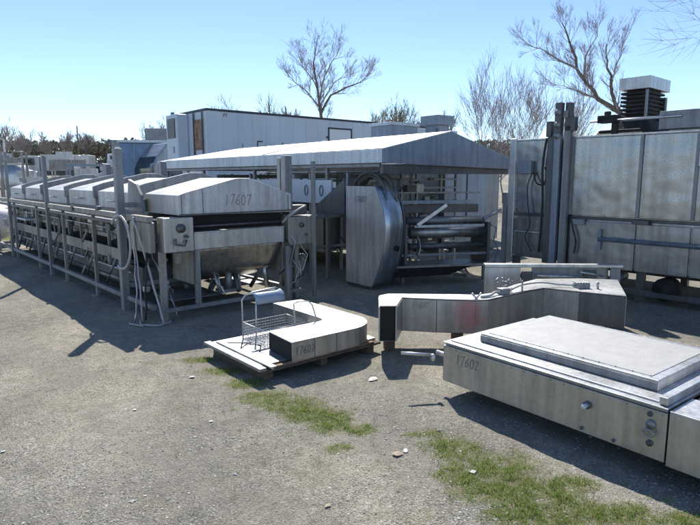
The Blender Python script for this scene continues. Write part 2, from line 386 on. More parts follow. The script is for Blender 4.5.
# tank body below the hoods
part('shadow_filler_tray', M['dkmetal'], A, (-.03,.28,1.15,9.2,1.13,1.17))  # added flat strip that closes the lit gap in the line's ground shadow
part('tank_side', M['beige'], A, (.24,.30,.62,9.2,.90,1.20), (.20,.235,1.9,9.2,.86,.92), label='stained upper tank side')
part('tank_side', M['black'], A, (.34,.40,.62,9.2,.55,.898))  # black strip paints the shade of the recess under the upper side
part('tank_side', M['beige'], A, (.10,.13,1.2,9.2,.60,.76), label='pale guard strip along the tank side')
rr = random.Random(3)
tb = MB(); tb.prism([(.42,.9),(.6,.42),(1.7,.42),(1.95,.9)], .5, 9.2, 'y'); tb.build('tank', M['dkmetal'], A)
part('shadow_filler_pan', M['dkmetal'], A, (.22,.9,1.0,9.1,.22,.54))  # added solid block that stops light below the tank, filling the ground shadow
for i in range(9):
    y = 1.6 + i*.85; part('tank_panel', M['beige'] if i%3 else M['galv'], A, (.205,.236,y,y+.5+.2*rr.random(),.93,1.19))
for i in range(8):
    y = 1.7+i*.95; m = MB(); m.tube([(.12,y,.6),(.12,y+.45,.20)], .018, 6); m.build('brace', M['galv'], A)
for i in range(6):
    y = 1.5+i*1.3; m = MB(); m.tube([(.32,y,.5),(.32,y+.3,.5)], .09, 12); m.box(.26,.38,y+.05,y+.25,.40,.44); m.build('motor', M['dkmetal'] if i%2 else M['galv'], A)
for i in range(5):
    z = .28+.06*i; m = MB(); m.tube([(.2+.1*i,1.2,z),(.2+.1*i,9,z)], .016+.004*(i%3), 8); m.build('pipe', M['galv'] if i%2 else M['dkmetal'], A)
part('sunlit_patch_plate', M['galv'], A, (.3,1.0,.25,.9,.19,.20), (1.2,1.8,.5,1.2,.21,.22))  # added thin plates in place of sunlit ground patches seen through the frame
# near end: band, dark slot, rounded drum
rq = random.Random(52)
for i in range(22):
    x = rq.choice([rq.uniform(.02,.5), rq.uniform(1.82,2.35)]); z = rq.uniform(.2,.85); w_ = rq.uniform(.025,.09); y = rq.uniform(.0,.5)
    part(['fitting','bracket','valve'][i%3], M[['steelb','galv','dkmetal','beige'][i%4]], A, (x,x+w_,y,y+w_,z,z+w_*rq.uniform(.6,2)), bevel=.008)
for i in range(5):
    x = rq.uniform(1.85,2.3); m = MB(); m.tube([(x,.0,1.0-.1*i),(x+.08,-.07,.85-.1*i),(x+.02,-.04,.6-.08*i),(x-.08,.05,.45-.06*i)], .008, 6); m.build('cable', M['rubber' if i%2 else 'hose'], A)
part('slot', M['black'], A, (.44,1.86,.10,.5,1.08,1.30))  # solid black box puts the shade of the open gap into colour
sl_ = MB(); sl_.tube([(.46,.06,1.14),(1.84,.06,1.14)], .018, 8); sl_.build('slot_roller', M['dkmetal'], A)
part('end_band', M['steelb'], A, (.49,1.83,-.02,.02,.86,1.08), (.49,1.83,-.035,-.02,1.06,1.08))
dr = MB(); rows = []
for i in range(15):
    t_ = i/14; z = .86 - .54*(t_ if t_ < .75 else .75+.25*sin((t_-.75)/.25*pi/2)*.8); y = .02 + .18*t_ + (.5*max(0,t_-.6)**1.5*4 if t_ > .6 else 0); inset = .02+.24*t_**1.6
    rows.append([(.50+inset + (1.82-.50-2*inset)*j/16, y + .03*sin(j/16*pi), z) for j in range(17)])
dr.sheet(rows); dr.build('drum_bottom', M['bronze'], A, solid=.004)
part('drum_cheek', M['beige'], A, (.47,.50,.03,.6,.42,.86)); part('drum_cheek', M['beige'], A, (1.83,1.86,.03,.6,.42,.86))
dm_ = MB(); dm_.tube([(1.15,.35,.2),(1.15,.35,.5)], .05, 10); dm_.box(1.0,1.3,.25,.45,.20,.24); dm_.build('drain', M['galv'], A)
# control boxes
cb = part('side_box', M['steel'], A, (.09,.47,-.06,.14,.85,1.27), bevel=.01)
m = MB(); disc(m,(.30,-.06,1.14),(0,-1,0),.055,.03); m.build('knob', M['dkmetal'], cb); m = MB(); disc(m,(.36,-.06,1.04),(0,-1,0),.02,.05); m.build('knob', M['dkmetal'], cb)
m = MB(); m.tube([(.22,-.09,1.02),(.22,-.10,.95),(.32,-.11,.93),(.36,-.09,1.0)], .012, 6); m.build('handle', M['dkmetal'], cb)
part('side_box', M['beige'], A, (-.02,.06,.12,.72,.84,1.21), bevel=.012, label='pale cladding plate beside the near corner')
cb = part('side_box', M['beige'], A, (1.90,2.30,-.03,.20,.80,1.20), bevel=.012)
m = MB(); disc(m,(2.12,-.03,1.08),(0,-1,0),.035,.03); m.build('knob', M['dkmetal'], cb); m = MB(); disc(m,(2.20,-.03,.94),(0,-1,0),.018,.03); m.build('knob', M['dkmetal'], cb)
m = MB(); m.tube([(1.85,.05,1.12),(1.98,-.02,1.27),(2.15,.02,1.31),(2.3,.05,1.24)], .02, 7); m.tube([(1.9,-.03,1.2),(2.05,-.08,1.31),(2.2,0,1.34)], .014, 7); m.build('cable', M['hose'], A)
m = MB(); m.box(1.95,2.26,.0,.2,1.22,1.36); m.build('side_box', M['dkmetal'], A, .02)
# hoods
prof = [(.30,1.29),(.30,1.53),(.44,1.575),(1.10,1.735),(1.30,1.735),(1.96,1.52),(1.96,1.27)]
def hood(y0, y1, dz, flange, first=False):
    m = MB(); m.prism([(a,b+dz) for a,b in prof], y0, y1, 'y'); h = m.build('hood', M['hood'], A, .006)
    if flange:
        f = MB(); f.prism([(.27,1.42+dz),(.27,1.60+dz),(.44,1.66+dz),(1.10,1.81+dz),(1.30,1.81+dz),(1.99,1.59+dz),(1.99,1.42+dz)], y0-.05, y0-.003, 'y'); f.build('flange', M['galv'], h, .004)
    if not first:
        l = MB(); l.tube([(.29,(y0+y1)/2-.12,1.40+dz),(.23,(y0+y1)/2-.12,1.40+dz),(.23,(y0+y1)/2+.12,1.40+dz),(.29,(y0+y1)/2+.12,1.40+dz)], .011, 6); l.build('handle', M['wire'], h)
    return h
h0 = hood(-.02, .98, 0, False, True)
m = MB(); m.box(.34,.345,-.028,-.021,1.30,1.54); m.box(1.90,1.905,-.028,-.021,1.30,1.51); m.box(.31,1.95,-.030,-.021,1.285,1.305); m.box(.62,.625,-.026,-.0205,1.30,1.60); m.build('seam', M['dkmetal'], h0)
writing('17607', h0, (.92,-.021,1.40), (1,0,-.03), (0,0,1), .13, .009, rnd=1, out=(0,-1,0), mat='faint')
hood(1.36, 2.85, .0, True); hood(3.02, 4.42, .0, True); hood(4.62, 6.1, -.02, True); hood(6.3, 7.7, -.01, True); hood(7.9, 9.2, -.03, True)
part('hood_base', M['beige'], A, (.33,1.93,.985,9.1,1.20,1.30))
# end plate between hoods (curved guard by near column)
m = MB(); m.prism([(.72,1.30),(.78,1.52),(.92,1.66),(1.18,1.72),(1.24,1.30)], .16, .20, 'x'); m.build('guard', M['galv'], A, .004)
# hoses
def arc(c, r, a0, a1, n=20, ax=1.0): return [(c[0], c[1]+cos(a0+(a1-a0)*i/n)*r*ax, c[2]+sin(a0+(a1-a0)*i/n)*r) for i in range(n+1)]
m = MB(); m.tube(arc((-.12,.80,.93), .34, R(40), R(292), 26, 1.0), .016, 8); m.build('hose', M['hose'], A)
def drop(p0, p1, sway, r, mat, n=12, name='cable'):
    rq = random.Random(int((p0[0]+p1[1])*977)); pts = []
    for i in range(n+1):
        t = i/n; pts.append((p0[0]+(p1[0]-p0[0])*t + sway*sin(t*pi)*.6 + rq.gauss(0,.006), p0[1]+(p1[1]-p0[1])*t + sway*sin(t*pi*1.3), p0[2]+(p1[2]-p0[2])*t))
    q = MB(); q.tube(pts, r, 7); return q.build(name, M[mat], A)
drop((-.05,.55,1.28),(-.12,.28,.02),.08,.010,'hose'); drop((-.05,.5,1.26),(-.2,.35,.02),.14,.009,'wire'); drop((-.06,.42,1.2),(0,-.1,.02),.05,.013,'hose')
drop((.0,.2,.9),(.25,.1,.05),.1,.008,'wire'); drop((.02,.3,.95),(-.1,.1,.03),-.06,.012,'rubber'); drop((2.0,0,1.1),(1.9,.2,.2),.1,.012,'rubber'); drop((2.1,0,.9),(2.2,.2,.3),.12,.009,'hose')
m = MB(); m.tube([(-.12,.28,.02),(-.2,.05,.012),(-.05,-.12,.012),(.12,-.05,.015),(.18,.1,.015)], .011, 7); m.tube([(-.2,.35,.02),(-.28,.2,.012),(-.2,-.02,.012)], .009, 7); m.build('cable', M['hose'], A)
rq = random.Random(8); m = MB()
for i in range(26):      # pipe and valve clutter at the right of the near end
    p = Vector((1.80+rq.random()*.42, .05+rq.random()*.3, .45+rq.random()*.5)); q = p + Vector(rq.choice([(.12,0,0),(0,.1,0),(0,0,.15),(0,0,-.18),(-.1,0,0)]))
    m.tube([p,q], rq.uniform(.008,.02), 7)
m.build('pipework', M['galv'], A)
for i in range(26):
    p = Vector((rq.uniform(.0,.3), rq.uniform(.9,8.5), rq.uniform(.3,1.0))); q = p + Vector(rq.choice([(.12,0,0),(0,.35,0),(0,0,.25),(0,.2,-.18),(0,-.3,.2)]))
    m = MB(); m.tube([p,q], rq.uniform(.008,.022), 7); m.build('pipe', M['beige'], A)
for i in range(46):
    y = rq.uniform(1.2,8.8); x = rq.uniform(.06,.2); z = rq.uniform(.35,1.1); w_ = rq.uniform(.02,.07)
    part(['fitting','clamp','bracket'][i%3], M[['steelb','dkmetal','beige','galv'][i%4]], A, (x,x+w_,y,y+w_*rq.uniform(1,3),z,z+w_*rq.uniform(1,2.5)))
for i in range(12):
    y = 1.4+i*.66; part('slat', M['beige' if i%2 else 'galv'], A, (.15,.19,y,y+.035,.42,1.12))
for z in (.46,1.02): m = MB(); m.tube([(.14,1.2,z),(.14,9.1,z)], .014, 8); m.build('conduit', M['steelb'], A)
for i in range(7):
    y = 1.35+i*1.12; m = MB(); m.tube([(.16,y,1.1),(.10,y+.05,.95),(.13,y+.12,.75),(.2,y+.2,.62)], .010, 6); m.build('cable', M['hose' if i%2 else 'rubber'], A)
for i in range(10):
    x = rq.uniform(.55,1.8); m = MB(); m.tube([(x,.15+rq.random()*.3,.2),(x+rq.uniform(-.1,.1),.2+rq.random()*.3,.5)], rq.uniform(.012,.035), 8); m.build('pipe', M['steelb' if i%2 else 'dkmetal'], A)
m = MB(); m.box(.05,.11,1.68,1.86,1.0,1.10); m.box(-.06,-.035,3.0,3.08,1.23,1.31); m.box(-.03,.03,1.9,2.0,1.286,1.34); m.build('bracket', M['dkmetal'], A, .006)
# pale wrapped bundle lying on the frame far down, seen through the frame
m = MB(); m.box(.02,.6,6.6,7.6,.86,.90); m.build('shelf_plate', M['white'], A, .01)

# ------------------------------------------------------------------ CANOPY
C = thing('sheet_metal_canopy', 'long low canopy of pale blue-white sheet metal on slim posts, behind the oven line', 'canopy', (.49,8.5,0), 40)
cr = MB()
e0, e1, rx = 2.17, 2.10, 1.52
vs = [(0,0,2.17),(rx,0,2.49),(3.3,0,2.06),(0,8.6,2.15),(rx,7.0,2.47),(3.3,8.6,2.05)]
cr.add(vs, [(0,1,4,3),(1,2,5,4),(3,4,5)], smooth=False)
cr.build('roof_sheet', M['roof'], C, solid=.012, fix=False)
f = MB(); f.prism([(0,1.96),(0,2.165),(rx,2.485),(3.3,2.055),(3.3,1.89)], -.012, .012, 'y'); f.build('gable', M['bluesteel'], C)
part('fascia', M['roof'], C, (-.012,.012,.013,8.6,1.96,2.16)); part('fascia', M['roof'], C, (3.29,3.31,.013,8.6,1.89,2.04)); part('fascia', M['bluesteel'], C, (.013,3.29,8.58,8.6,1.92,2.1))
m = MB(); m.add([(.0,3.35,2.178),(rx,3.35,2.498),(rx,3.40,2.498),(.0,3.40,2.178)],[(0,1,2,3)]); m.build('roof_seam', M['galv'], C, solid=.01)
for x in (.12,3.15):
    for y in (1.5,3.9,6.2,8.3): part('post', M['galv'], C, (x-.03,x+.03,y-.03,y+.03,0,1.95 if x < 1 else 1.88))
part('ceiling_beam', M['dkmetal'], C, (.05,3.25,.05,.12,1.80,1.93)); part('ceiling_beam', M['galv'], C, (.05,3.25,2.4,2.46,1.72,1.80)); part('ceiling_beam', M['galv'], C, (.05,3.25,5.4,5.46,1.72,1.80))
part('side_beam', M['galv'], C, (.03,.08,.12,8.55,1.90,1.95)); part('side_beam', M['galv'], C, (3.2,3.25,.12,8.55,1.82,1.87))
# drum housing at near end
H = thing('curved_drum_housing', 'upright grey steel housing with rounded nose and round hole, under the canopy corner', 'machine housing', (.49,8.5,0), 40)
def bez(p0, p1, p2, n): return [((1-t)**2*p0[0]+2*t*(1-t)*p1[0]+t*t*p2[0], (1-t)**2*p0[1]+2*t*(1-t)*p1[1]+t*t*p2[1]) for t in [i/n for i in range(n+1)]]
prf = [(.84,.06),(.84,1.61),(.16,1.61)] + bez((.16,1.61),(-.06,1.25),(-.06,1.0),8)[1:] + bez((-.06,1.0),(-.03,.45),(.22,.05),8)[1:]
m = MB(); m.prism(prf, -.02, 0.0, 'x'); m.build('side_plate', M['plate'], H, .004)
nose = prf[2:]; rows = [[(x, y, z) for y, z in nose] for x in (.002,.14,.28,.40,.46)]
rows[3] = [(.40, y+.02, z-.01) for y, z in nose]; rows[4] = [(.46, y+.10, z-.04) for y, z in nose]
m = MB(); m.sheet(rows); m.build('nose', M['nose'], H, solid=.008, fix=False)
m = MB(); m.prism([(y+.06 if y < .5 else y, min(z,1.55)) for y, z in prf], .46, .50, 'x'); m.build('side_plate', M['dkmetal'], H)
m = MB(); disc(m, (.27,-.052,.66), (0,1,0), .045, .02, 18); m.build('hole', M['black'], H)
m = MB()
m.tube([(.12, .45+cos(R(a))*.40, 1.42+sin(R(a))*.40) for a in range(10,200,10)], .018, 7); m.tube([(.34, .45+cos(R(a))*.40, 1.42+sin(R(a))*.40) for a in range(10,200,10)], .018, 7); m.build('ring', M['dkmetal'], H)
m = MB(); m.sheet([[(x, .45+cos(R(a))*.36, 1.40+sin(R(a))*.36) for a in range(10,180,10)] for x in (.14,.32)]); m.build('drum', M['galv'], H, solid=.006)
part('base', M['dkmetal'], H, (.02,.45,.25,.84,0,.05))
writing('17607', H, (-.0225,.62,1.36), (0,-1,0), (0,0,1), .09, .010, rnd=5, out=(-1,0,0))
# freezer body beneath the canopy
F = thing('spiral_freezer_frame', 'dark steel freezer framework with belts and panels, filling the space beneath the canopy', 'food machine', (.49,8.5,0), 40)
part('body_panel', M['ovenlow'], F, (.55,2.6,2.2,8.2,.35,1.02))
part('body_panel', M['bluesteel'], F, (.5,.54,3.2,8.2,1.04,1.55), label='pale upper panel')
part('body_panel', M['galv'], F, (1.9,2.8,3.0,3.05,1.05,1.75))
part('door_panel', M['trailer'], F, (.08,.12,1.35,3.9,1.30,1.70), label='pale door panel with two oval handles')
for y in (1.62, 2.06):
    m = MB(); m.tube([(.07,y+.045*cos(R(a)),1.52+.09*sin(R(a))) for a in range(0,361,30)], .009, 6); m.build('handle', M['galv'], F)
for x in (.2,.9,1.7,2.5,2.95):
    for y in (1.05,2.1,4.2,6.3,8.2): part('upright', M['galv'] if (x*10)%2 else M['bluesteel'], F, (x-.025,x+.025,y-.025,y+.025,0,1.82))
for z in (.45,1.15,1.5,1.66):
    part('crossbar', M['galv'], F, (.2,2.95,2.07,2.12,z,z+.05)); part('crossbar', M['bluesteel'], F, (.2,2.95,1.03,1.07,z+.03,z+.07))
for i in range(9):
    y = 3.5+.5*i; m = MB(); m.tube([(.6,y,1.10),(2.6,y,1.10)], .05, 10); m.build('roller', M['galv'], F)
rq = random.Random(21); m = MB()
for i in range(40):
    p = Vector((rq.uniform(.3,3), rq.uniform(1,3.2), rq.uniform(.3,1.7))); q = p + Vector(rq.choice([(.4,0,0),(0,.3,0),(0,0,.3),(.2,0,-.2)])); m.tube([p,q], rq.uniform(.01,.03), 6)
m.build('pipework', M['dkmetal'], F)
for i, (x, z, q_) in enumerate([(.75,1.25,.16),(1.2,1.35,.10),(1.9,1.2,.14),(2.4,.8,.18),(2.75,1.3,.09),(1.5,.55,.12)]):
    m = MB(); disc(m, (x,.96,z), (0,-1,0), q_, .03, 22); disc(m, (x,.93,z), (0,-1,0), q_*.3, .05, 12); m.build('sprocket', M['galv' if i%2 else 'dkmetal'], F)
rq = random.Random(33)
for i in range(34):
    x = rq.uniform(.55,3.0); z = rq.uniform(.3,1.75); w_ = rq.uniform(.03,.14); part(['bracket','plate','fitting'][i%3], M[['galv','steelb','bluesteel','dkmetal'][i%4]], F, (x,x+w_*rq.uniform(.6,2.4),1.0-rq.random()*.1,1.02,z,z+w_*rq.uniform(.5,1.6)))
part('back_panel', M['dkmetal'], F, (.6,2.5,2.13,2.18,.40,1.14)); part('back_panel', M['dkmetal'], F, (.9,1.65,2.13,2.18,1.21,1.49)); part('back_panel', M['bluesteel'], F, (1.75,2.4,2.13,2.18,1.21,1.70))
part('control_cabinet', M['bluesteel'], F, (2.45,2.75,.9,1.0,1.0,1.45))
m = MB(); m.prism([(.90,1.72),(.90,1.16),(1.75,1.16),(1.75,1.22)], .0, .02, 'x'); o = m.build('sloping_plate', M['dkmetal'], F)
part('shelf', M['dkmetal'], F, (-.75,.0,.95,1.6,1.10,1.16))
# roller conveyor in front, nearly square to the picture
Rr = thing('roller_conveyor', 'low roller conveyor end with a slanted steel bar and pale crossbar, by the curved housing', 'conveyor', (.93,9.15,0), 14)
m = MB(); m.tube([(.08,.12,.84),(1.42,.12,.84)], .10, 18); m.build('roller', M['steel'], Rr)
m = MB(); m.tube([(.08,.30,1.02),(1.5,.30,1.02)], .07, 16); m.build('roller', M['galv'], Rr)
m = MB(); m.tube([(.05,.05,.62),(1.4,.05,.62)], .05, 14); m.build('roller', M['dkmetal'], Rr)
part('crossbar', M['roof'], Rr, (.12,1.36,-.02,.02,.93,.975)); part('crossbar', M['galv'], Rr, (-.25,1.55,.0,.05,.46,.50)); part('crossbar', M['bluesteel'], Rr, (-.1,1.35,.35,.40,1.30,1.36)); part('crossbar', M['galv'], Rr, (-.1,1.5,.45,.50,1.47,1.50))
part('crossbar', M['dkmetal'], Rr, (-.15,1.5,.5,.58,1.14,1.28))
for x in (-.05,1.42): part('side_frame', M['dkmetal'], Rr, (x,x+.05,-.03,.6,.30,1.0)); part('leg', M['galv'], Rr, (x,x+.05,.1,.15,0,.30))
m = MB(); m.cbox((.40,-.06,1.14),(.60,.03,.06),(0,R(-33),0)); m.build('slanted_bar', M['steelb'], Rr, .004)
m = MB(); m.sheet([[(.14+.05*sin(t*3), -.12+y, .80-.32*t) for t in [i/8 for i in range(9)]] for y in (0,.12)]); m.build('deflector', M['steelb'], Rr, solid=.01)
m = MB(); m.prism([(-.25,-.20),(1.25,-.20),(1.52,.02),(1.3,.35),(-.25,.35)], .30, .34, 'z'); m.build('drip_tray', M['ovenlow'], Rr, .004)
m = MB(); m.prism([(-.30,.14),(-.25,.30),(1.1,.30),(.7,.16)], -.15, .3, 'y'); m.build('tray_base', M['black'], Rr)
m = MB(); m.tube([(.95,-.1,.30),(1.02,-.15,.18),(.95,-.15,.08),(.80,-.12,.06)], .018, 7); m.tube([(.8,-.1,.15),(1.0,-.1,.13)], .02, 7); m.build('hook', M['dkmetal'], Rr)
m = MB(); m.tube([(1.45,.1,1.0),(1.62,.05,.9),(1.55,.0,.7),(1.7,.1,.5),(1.6,.05,.3)], .014, 6); m.tube([(1.35,.0,1.06),(1.72,.1,1.2)], .03, 8); m.build('linkage', M['bluesteel'], Rr)

# ------------------------------------------------------------------ RIGHT OVEN
O = thing('large_steel_oven', 'tall long stainless steel oven of wide panels, standing at the right edge', 'industrial oven', (4.35,7.4,0), 41.5)
part('body', M['ovenlow'], O, (.03,2.1,-6,2.60,.46,1.13)); part('body', M['oven'], O, (.03,2.1,-6,2.60,1.17,2.30)); part('body_joint', M['dkmetal'], O, (.05,2.08,-5.98,2.58,1.13,1.17))
seams = [2.60,1.86,1.55,.57,-.12,-1.4,-2.7,-4.0,-6.0]
for i in range(len(seams)-1):
    a, b = seams[i+1]+.012, seams[i]-.012
    t = rr.uniform(-.004,.004)
    pn = part('wall_panel', M['oven'], O, (.0+t,.028,a,b,1.185,2.315), bevel=.006)
    if i > 1: part('lower_panel', M['ovenlow'], O, (.006-t,.028,a,b,.44,1.10), bevel=.006)
for y in seams[1:-1]: part('batten', M['galv'], O, (-.022,.0,y-.022,y+.022,1.19,2.33))
part('top_edge', M['steelb'], O, (-.01,.06,-6,2.6,2.318,2.345))
part('corner_post', M['steelb'], O, (-.03,.05,2.50,2.62,.44,2.36), bevel=.01); part('corner_post', M['galv'], O, (-.02,.03,2.64,2.72,.3,1.5))
part('channel', M['bluesteel'], O, (-.13,-.03,1.70,1.80,.42,2.36), bevel=.012, label='pale blue vertical channel'); part('channel', M['dkmetal'], O, (-.08,-.025,1.82,1.93,.42,2.42)); part('channel', M['galv'], O, (-.10,-.025,1.56,1.66,.42,2.50))
m = MB(); m.box(-.12,-.02,1.86,1.94,2.35,2.58); m.box(-.14,-.04,1.70,1.80,2.37,2.84); m.box(-.06,.06,1.60,1.68,2.40,2.84); m.box(-.10,.0,1.50,1.66,2.42,2.62); m.build('actuator', M['dkmetal'], O, .006)
m = MB(); m.box(-.10,-.04,1.62,1.69,2.62,2.72); m.build('actuator', M['galv'], O)
cl = MB()
for z in (2.36,2.52,2.70): disc(cl, (-.16,1.75,z), (1,0,0), .05, .12, 12)
cl.build('clamp', M['galv'], O)
eb = part('junction_box', M['bluesteel'], O, (-.10,-.005,2.18,2.42,1.80,2.00), bevel=.008)
part('junction_box', M['steelb'], O, (-.09,-.025,-.38,-.16,1.88,2.12), bevel=.008)
def wire(pts, r, mat, parent, name='cable'):
    P = [Vector(p) for p in pts]; out = []
    for i in range(len(P)-1):
        p0, p1, p2, p3 = P[max(i-1,0)], P[i], P[i+1], P[min(i+2,len(P)-1)]
        for k in range(5):
            t = k/5; out.append(.5*((2*p1)+(-p0+p2)*t+(2*p0-5*p1+4*p2-p3)*t*t+(-p0+3*p1-3*p2+p3)*t**3))
    out.append(P[-1]); m = MB(); m.tube(out, r, 6); return m.build(name, M[mat], parent)
wire([(-.06,2.18,1.80),(-.07,2.24,1.6),(-.08,2.21,1.3),(-.08,2.16,1.0),(-.08,2.24,.8),(-.06,2.12,.58)], .010, 'rubber', O)
wire([(-.05,2.16,1.82),(-.08,2.08,1.66),(-.08,1.96,1.64),(-.06,1.93,1.80),(-.05,1.97,1.9)], .012, 'rubber', O)
wire([(-.05,1.96,2.34),(-.06,2.0,1.9),(-.06,1.97,1.3),(-.05,2.0,.58)], .020, 'rubber', O, 'conduit')
wire([(-.04,1.50,1.14),(-.06,1.46,1.0),(-.06,1.40,.8),(-.05,1.42,.62)], .014, 'rubber', O)
part('lower_panel', M['ovenlow'], O, (.006,.028,.6,1.5,.44,.52))
part('lower_panel', M['ovenlow'], O, (.008,.028,1.95,2.48,.50,.86), (.0,.028,1.95,2.48,.90,1.08)); part('reflection_strip', M['steelb'], O, (-.03,.02,1.95,2.48,.865,.895))  # the bright strip stands in for a reflection on the lower panel
part('bracket', M['galv'], O, (-.05,.0,1.30,1.50,1.05,1.13)); part('bracket', M['dkmetal'], O, (-.05,.0,.40,.62,1.10,1.16))
m = MB(); m.tube([(-.05,1.06,.86),(-.05,-5.5,.86)], .032, 10); m.build('handrail', M['bluesteel'], O)
part('bracket', M['bluesteel'], O, (-.05,.0,1.04,1.08,.70,1.0)); part('bracket', M['bluesteel'], O, (-.05,.0,-1.5,-1.46,.70,1.0))
for y in (2.5,1.6,.5,-.6,-1.8,-3.0,-4.2,-5.6):
    for x in (.12,1.9): part('leg', M['dkmetal'], O, (x-.05,x+.05,y-.05,y+.05,0,.46))
part('base_rail', M['dkmetal'], O, (.05,.12,-6,2.5,.10,.17)); part('base_rail', M['dkmetal'], O, (1.9,1.97,-6,2.5,.10,.17))
m = MB(); m.tube([(.1,.18,.22),(.3,.18,.22)], .16, 20); m.build('wheel', M['sooty'], O)
m = MB(); m.tube([(.1,.85,.30),(.4,.85,.30)], .07, 14); m.build('burner', M['galv'], O)
# roof gear (parts of the oven)
m = MB()
m.add([(.80,.72,2.30),(2.0,.72,2.30),(2.0,1.55,2.30),(.80,1.55,2.30),(.96,.90,2.60),(1.62,.90,2.60),(1.62,1.34,2.60),(.96,1.34,2.60)], [(0,1,5,4),(1,2,6,5),(2,3,7,6),(3,0,4,7),(4,5,6,7)])
st = m.build('exhaust_stack', M['sooty'], O)
m = MB(); m.box(1.0,1.52,.95,1.26,2.58,3.08); m.build('stack_neck', M['sooty'], st, .02)
m = MB()
for i in range(7): z = 2.64+i*.06; m.box(.95,1.60,.92,1.32,z,z+.03)
m.build('louvre', M['sooty'], st)
part('stack_bracket', M['galv'], st, (.93,.96,.915,.95,2.62,3.05)); part('stack_bracket', M['dkmetal'], st, (1.58,1.66,.90,1.0,2.62,2.98))
m = MB(); m.box(.90,1.68,.88,1.34,3.06,3.24); m.build('stack_cap', M['steelb'], st, .006)
part('duct_elbow', M['sooty'], O, (.62,.85,.85,1.5,2.34,2.46), bevel=.03)
part('roof_box', M['galv'], O, (.50,1.25,-1.2,.57,2.41,2.66), (.55,1.2,-1.1,.45,2.35,2.41), bevel=.008)
m = MB(); m.tube([(.5,1.56,2.58),(.5,.28,2.58)], .022, 8); m.build('roof_pipe', M['steelb'], O)
m = MB(); m.box(.42,.58,1.14,1.42,2.55,2.66); m.box(.46,.54,1.14,1.22,2.35,2.55); m.tube([(.5,1.3,2.66),(.5,1.3,2.72)], .05, 10); m.build('valve', M['sooty'], O, .01)
m = MB(); m.prism([(.50,2.31),(1.2,2.31),(.9,2.42),(.62,2.42)], .7, 1.5, 'y'); m.build('roof_duct', M['sooty'], O)

# ------------------------------------------------------------------ FLAT BOX bottom right
B = thing('flat_conveyor_box', 'flat stainless conveyor box with a grey lid, marked 17602, in the right foreground', 'conveyor', (.75,4.38,0), 38.1)
part('side_panel', M['steel'], B, (0,.02,-1.705,0,.125,.42), bevel=.003)
part('side_panel', M['steel'], B, (1.2,1.22,-1.705,0,.125,.42)); part('end_panel', M['steel'], B, (.021,1.199,-.02,-.001,.125,.42)); part('floor_panel', M['dkmetal'], B, (.02,1.2,-1.705,-.02,.13,.14))
part('deck', M['steelb'], B, (-.002,1.222,-1.705,.002,.441,.45), bevel=.002); part('deck_edge', M['galv'], B, (.012,1.21,-1.70,-.012,.42,.441)); 
part('deck_edge', M['steelb'], B, (.05,1.17,-1.66,-.03,.45,.462), bevel=.002)
part('raised_rim', M['steelb'], B, (.03,1.19,-1.69,-1.64,.452,.50))
ld = part('lid', M['steelb'], B, (.20,1.14,-1.56,-.21,.4625,.53), bevel=.004)
part('lid_top', M['belt'], ld, (.245,1.075,-1.50,-.26,.5295,.534), bevel=.001)
part('lid_edge', M['galv'], ld, (.192,.199,-1.56,-.21,.464,.515))
m = MB()
for i in range(17): disc(m, (.0,-.03-i*.103,.405), (-1,0,0), .004, .0025, 8)
o = m.build('rivet_row', M['galv'], B); 
m = MB()
for i in range(12): disc(m, (.245+.0,-.26-i*.112,.534), (0,0,1), .005, .002, 8)
m.build('rivet_row', M['galv'], ld)
m = MB(); disc(m, (0,-1.23,.32), (-1,0,0), .026, .012, 16); m.build('bolt', M['dkmetal'], B)
m = MB(); disc(m, (-.012,-1.23,.32), (-1,0,0), .015, .045, 12); m.build('bolt', M['white'], B)
for y, z, r in ((-1.20,.155,.012),(-1.41,.15,.011),(-1.61,.39,.015),(-1.62,.215,.020)):
    m = MB(); disc(m, (0,y,z), (-1,0,0), r, .008, 14); disc(m, (-.006,y,z), (-1,0,0), r*.5, .012, 6); m.build('bolt', M['dkmetal'], B)
m = MB(); disc(m, (0,-1.62,.33), (-1,0,0), .028, .012, 18); m.tube([(-.03,-1.62+.03*cos(a),.285+.02*sin(a)) for a in [i*pi/6 for i in range(13)]], .007, 6); m.build('latch', M['galv'], B)
writing('17602', B, (0,-.13,.30), (0,-1,0), (0,0,1), .075, .0055, rnd=4, out=(-1,0,0))
m = MB(); m.tube([(.10,.02,.30),(.10,.16,.30)], .02, 10); m.tube([(-.02,.12,.31),(-.22,.26,.33)], .013, 10); m.tube([(-.01,.095,.295),(-.03,.10,.295)], .03, 10); m.build('rod', M['steelb'], B)
# second section
B2 = thing('conveyor_box_section', 'second conveyor box section butted against the lidded box, cut by the right edge', 'conveyor', (.75,4.38,0), 38.1)
part('side_panel', M['steel'], B2, (0,.02,-3.3,-1.715,.11,.43), bevel=.003); part('side_panel', M['steel'], B2, (1.2,1.22,-3.3,-1.715,.11,.43)); part('end_panel', M['steel'], B2, (.021,1.199,-1.735,-1.716,.11,.42)); part('end_panel', M['steel'], B2, (.021,1.199,-3.30,-3.285,.11,.43)); part('floor_panel', M['dkmetal'], B2, (.021,1.2,-3.28,-1.74,.12,.13))
part('deck', M['steelb'], B2, (-.002,.30,-3.3,-1.717,.431,.442), bevel=.002); part('deck', M['steelb'], B2, (1.05,1.222,-3.3,-1.717,.431,.442), bevel=.002); part('well', M['dkmetal'], B2, (.301,1.049,-3.25,-1.74,.30,.31))
part('raised_rim', M['galv'], B2, (.32,.36,-3.2,-1.80,.42,.48)); part('raised_rim', M['galv'], B2, (.36,1.04,-1.82,-1.78,.42,.48))
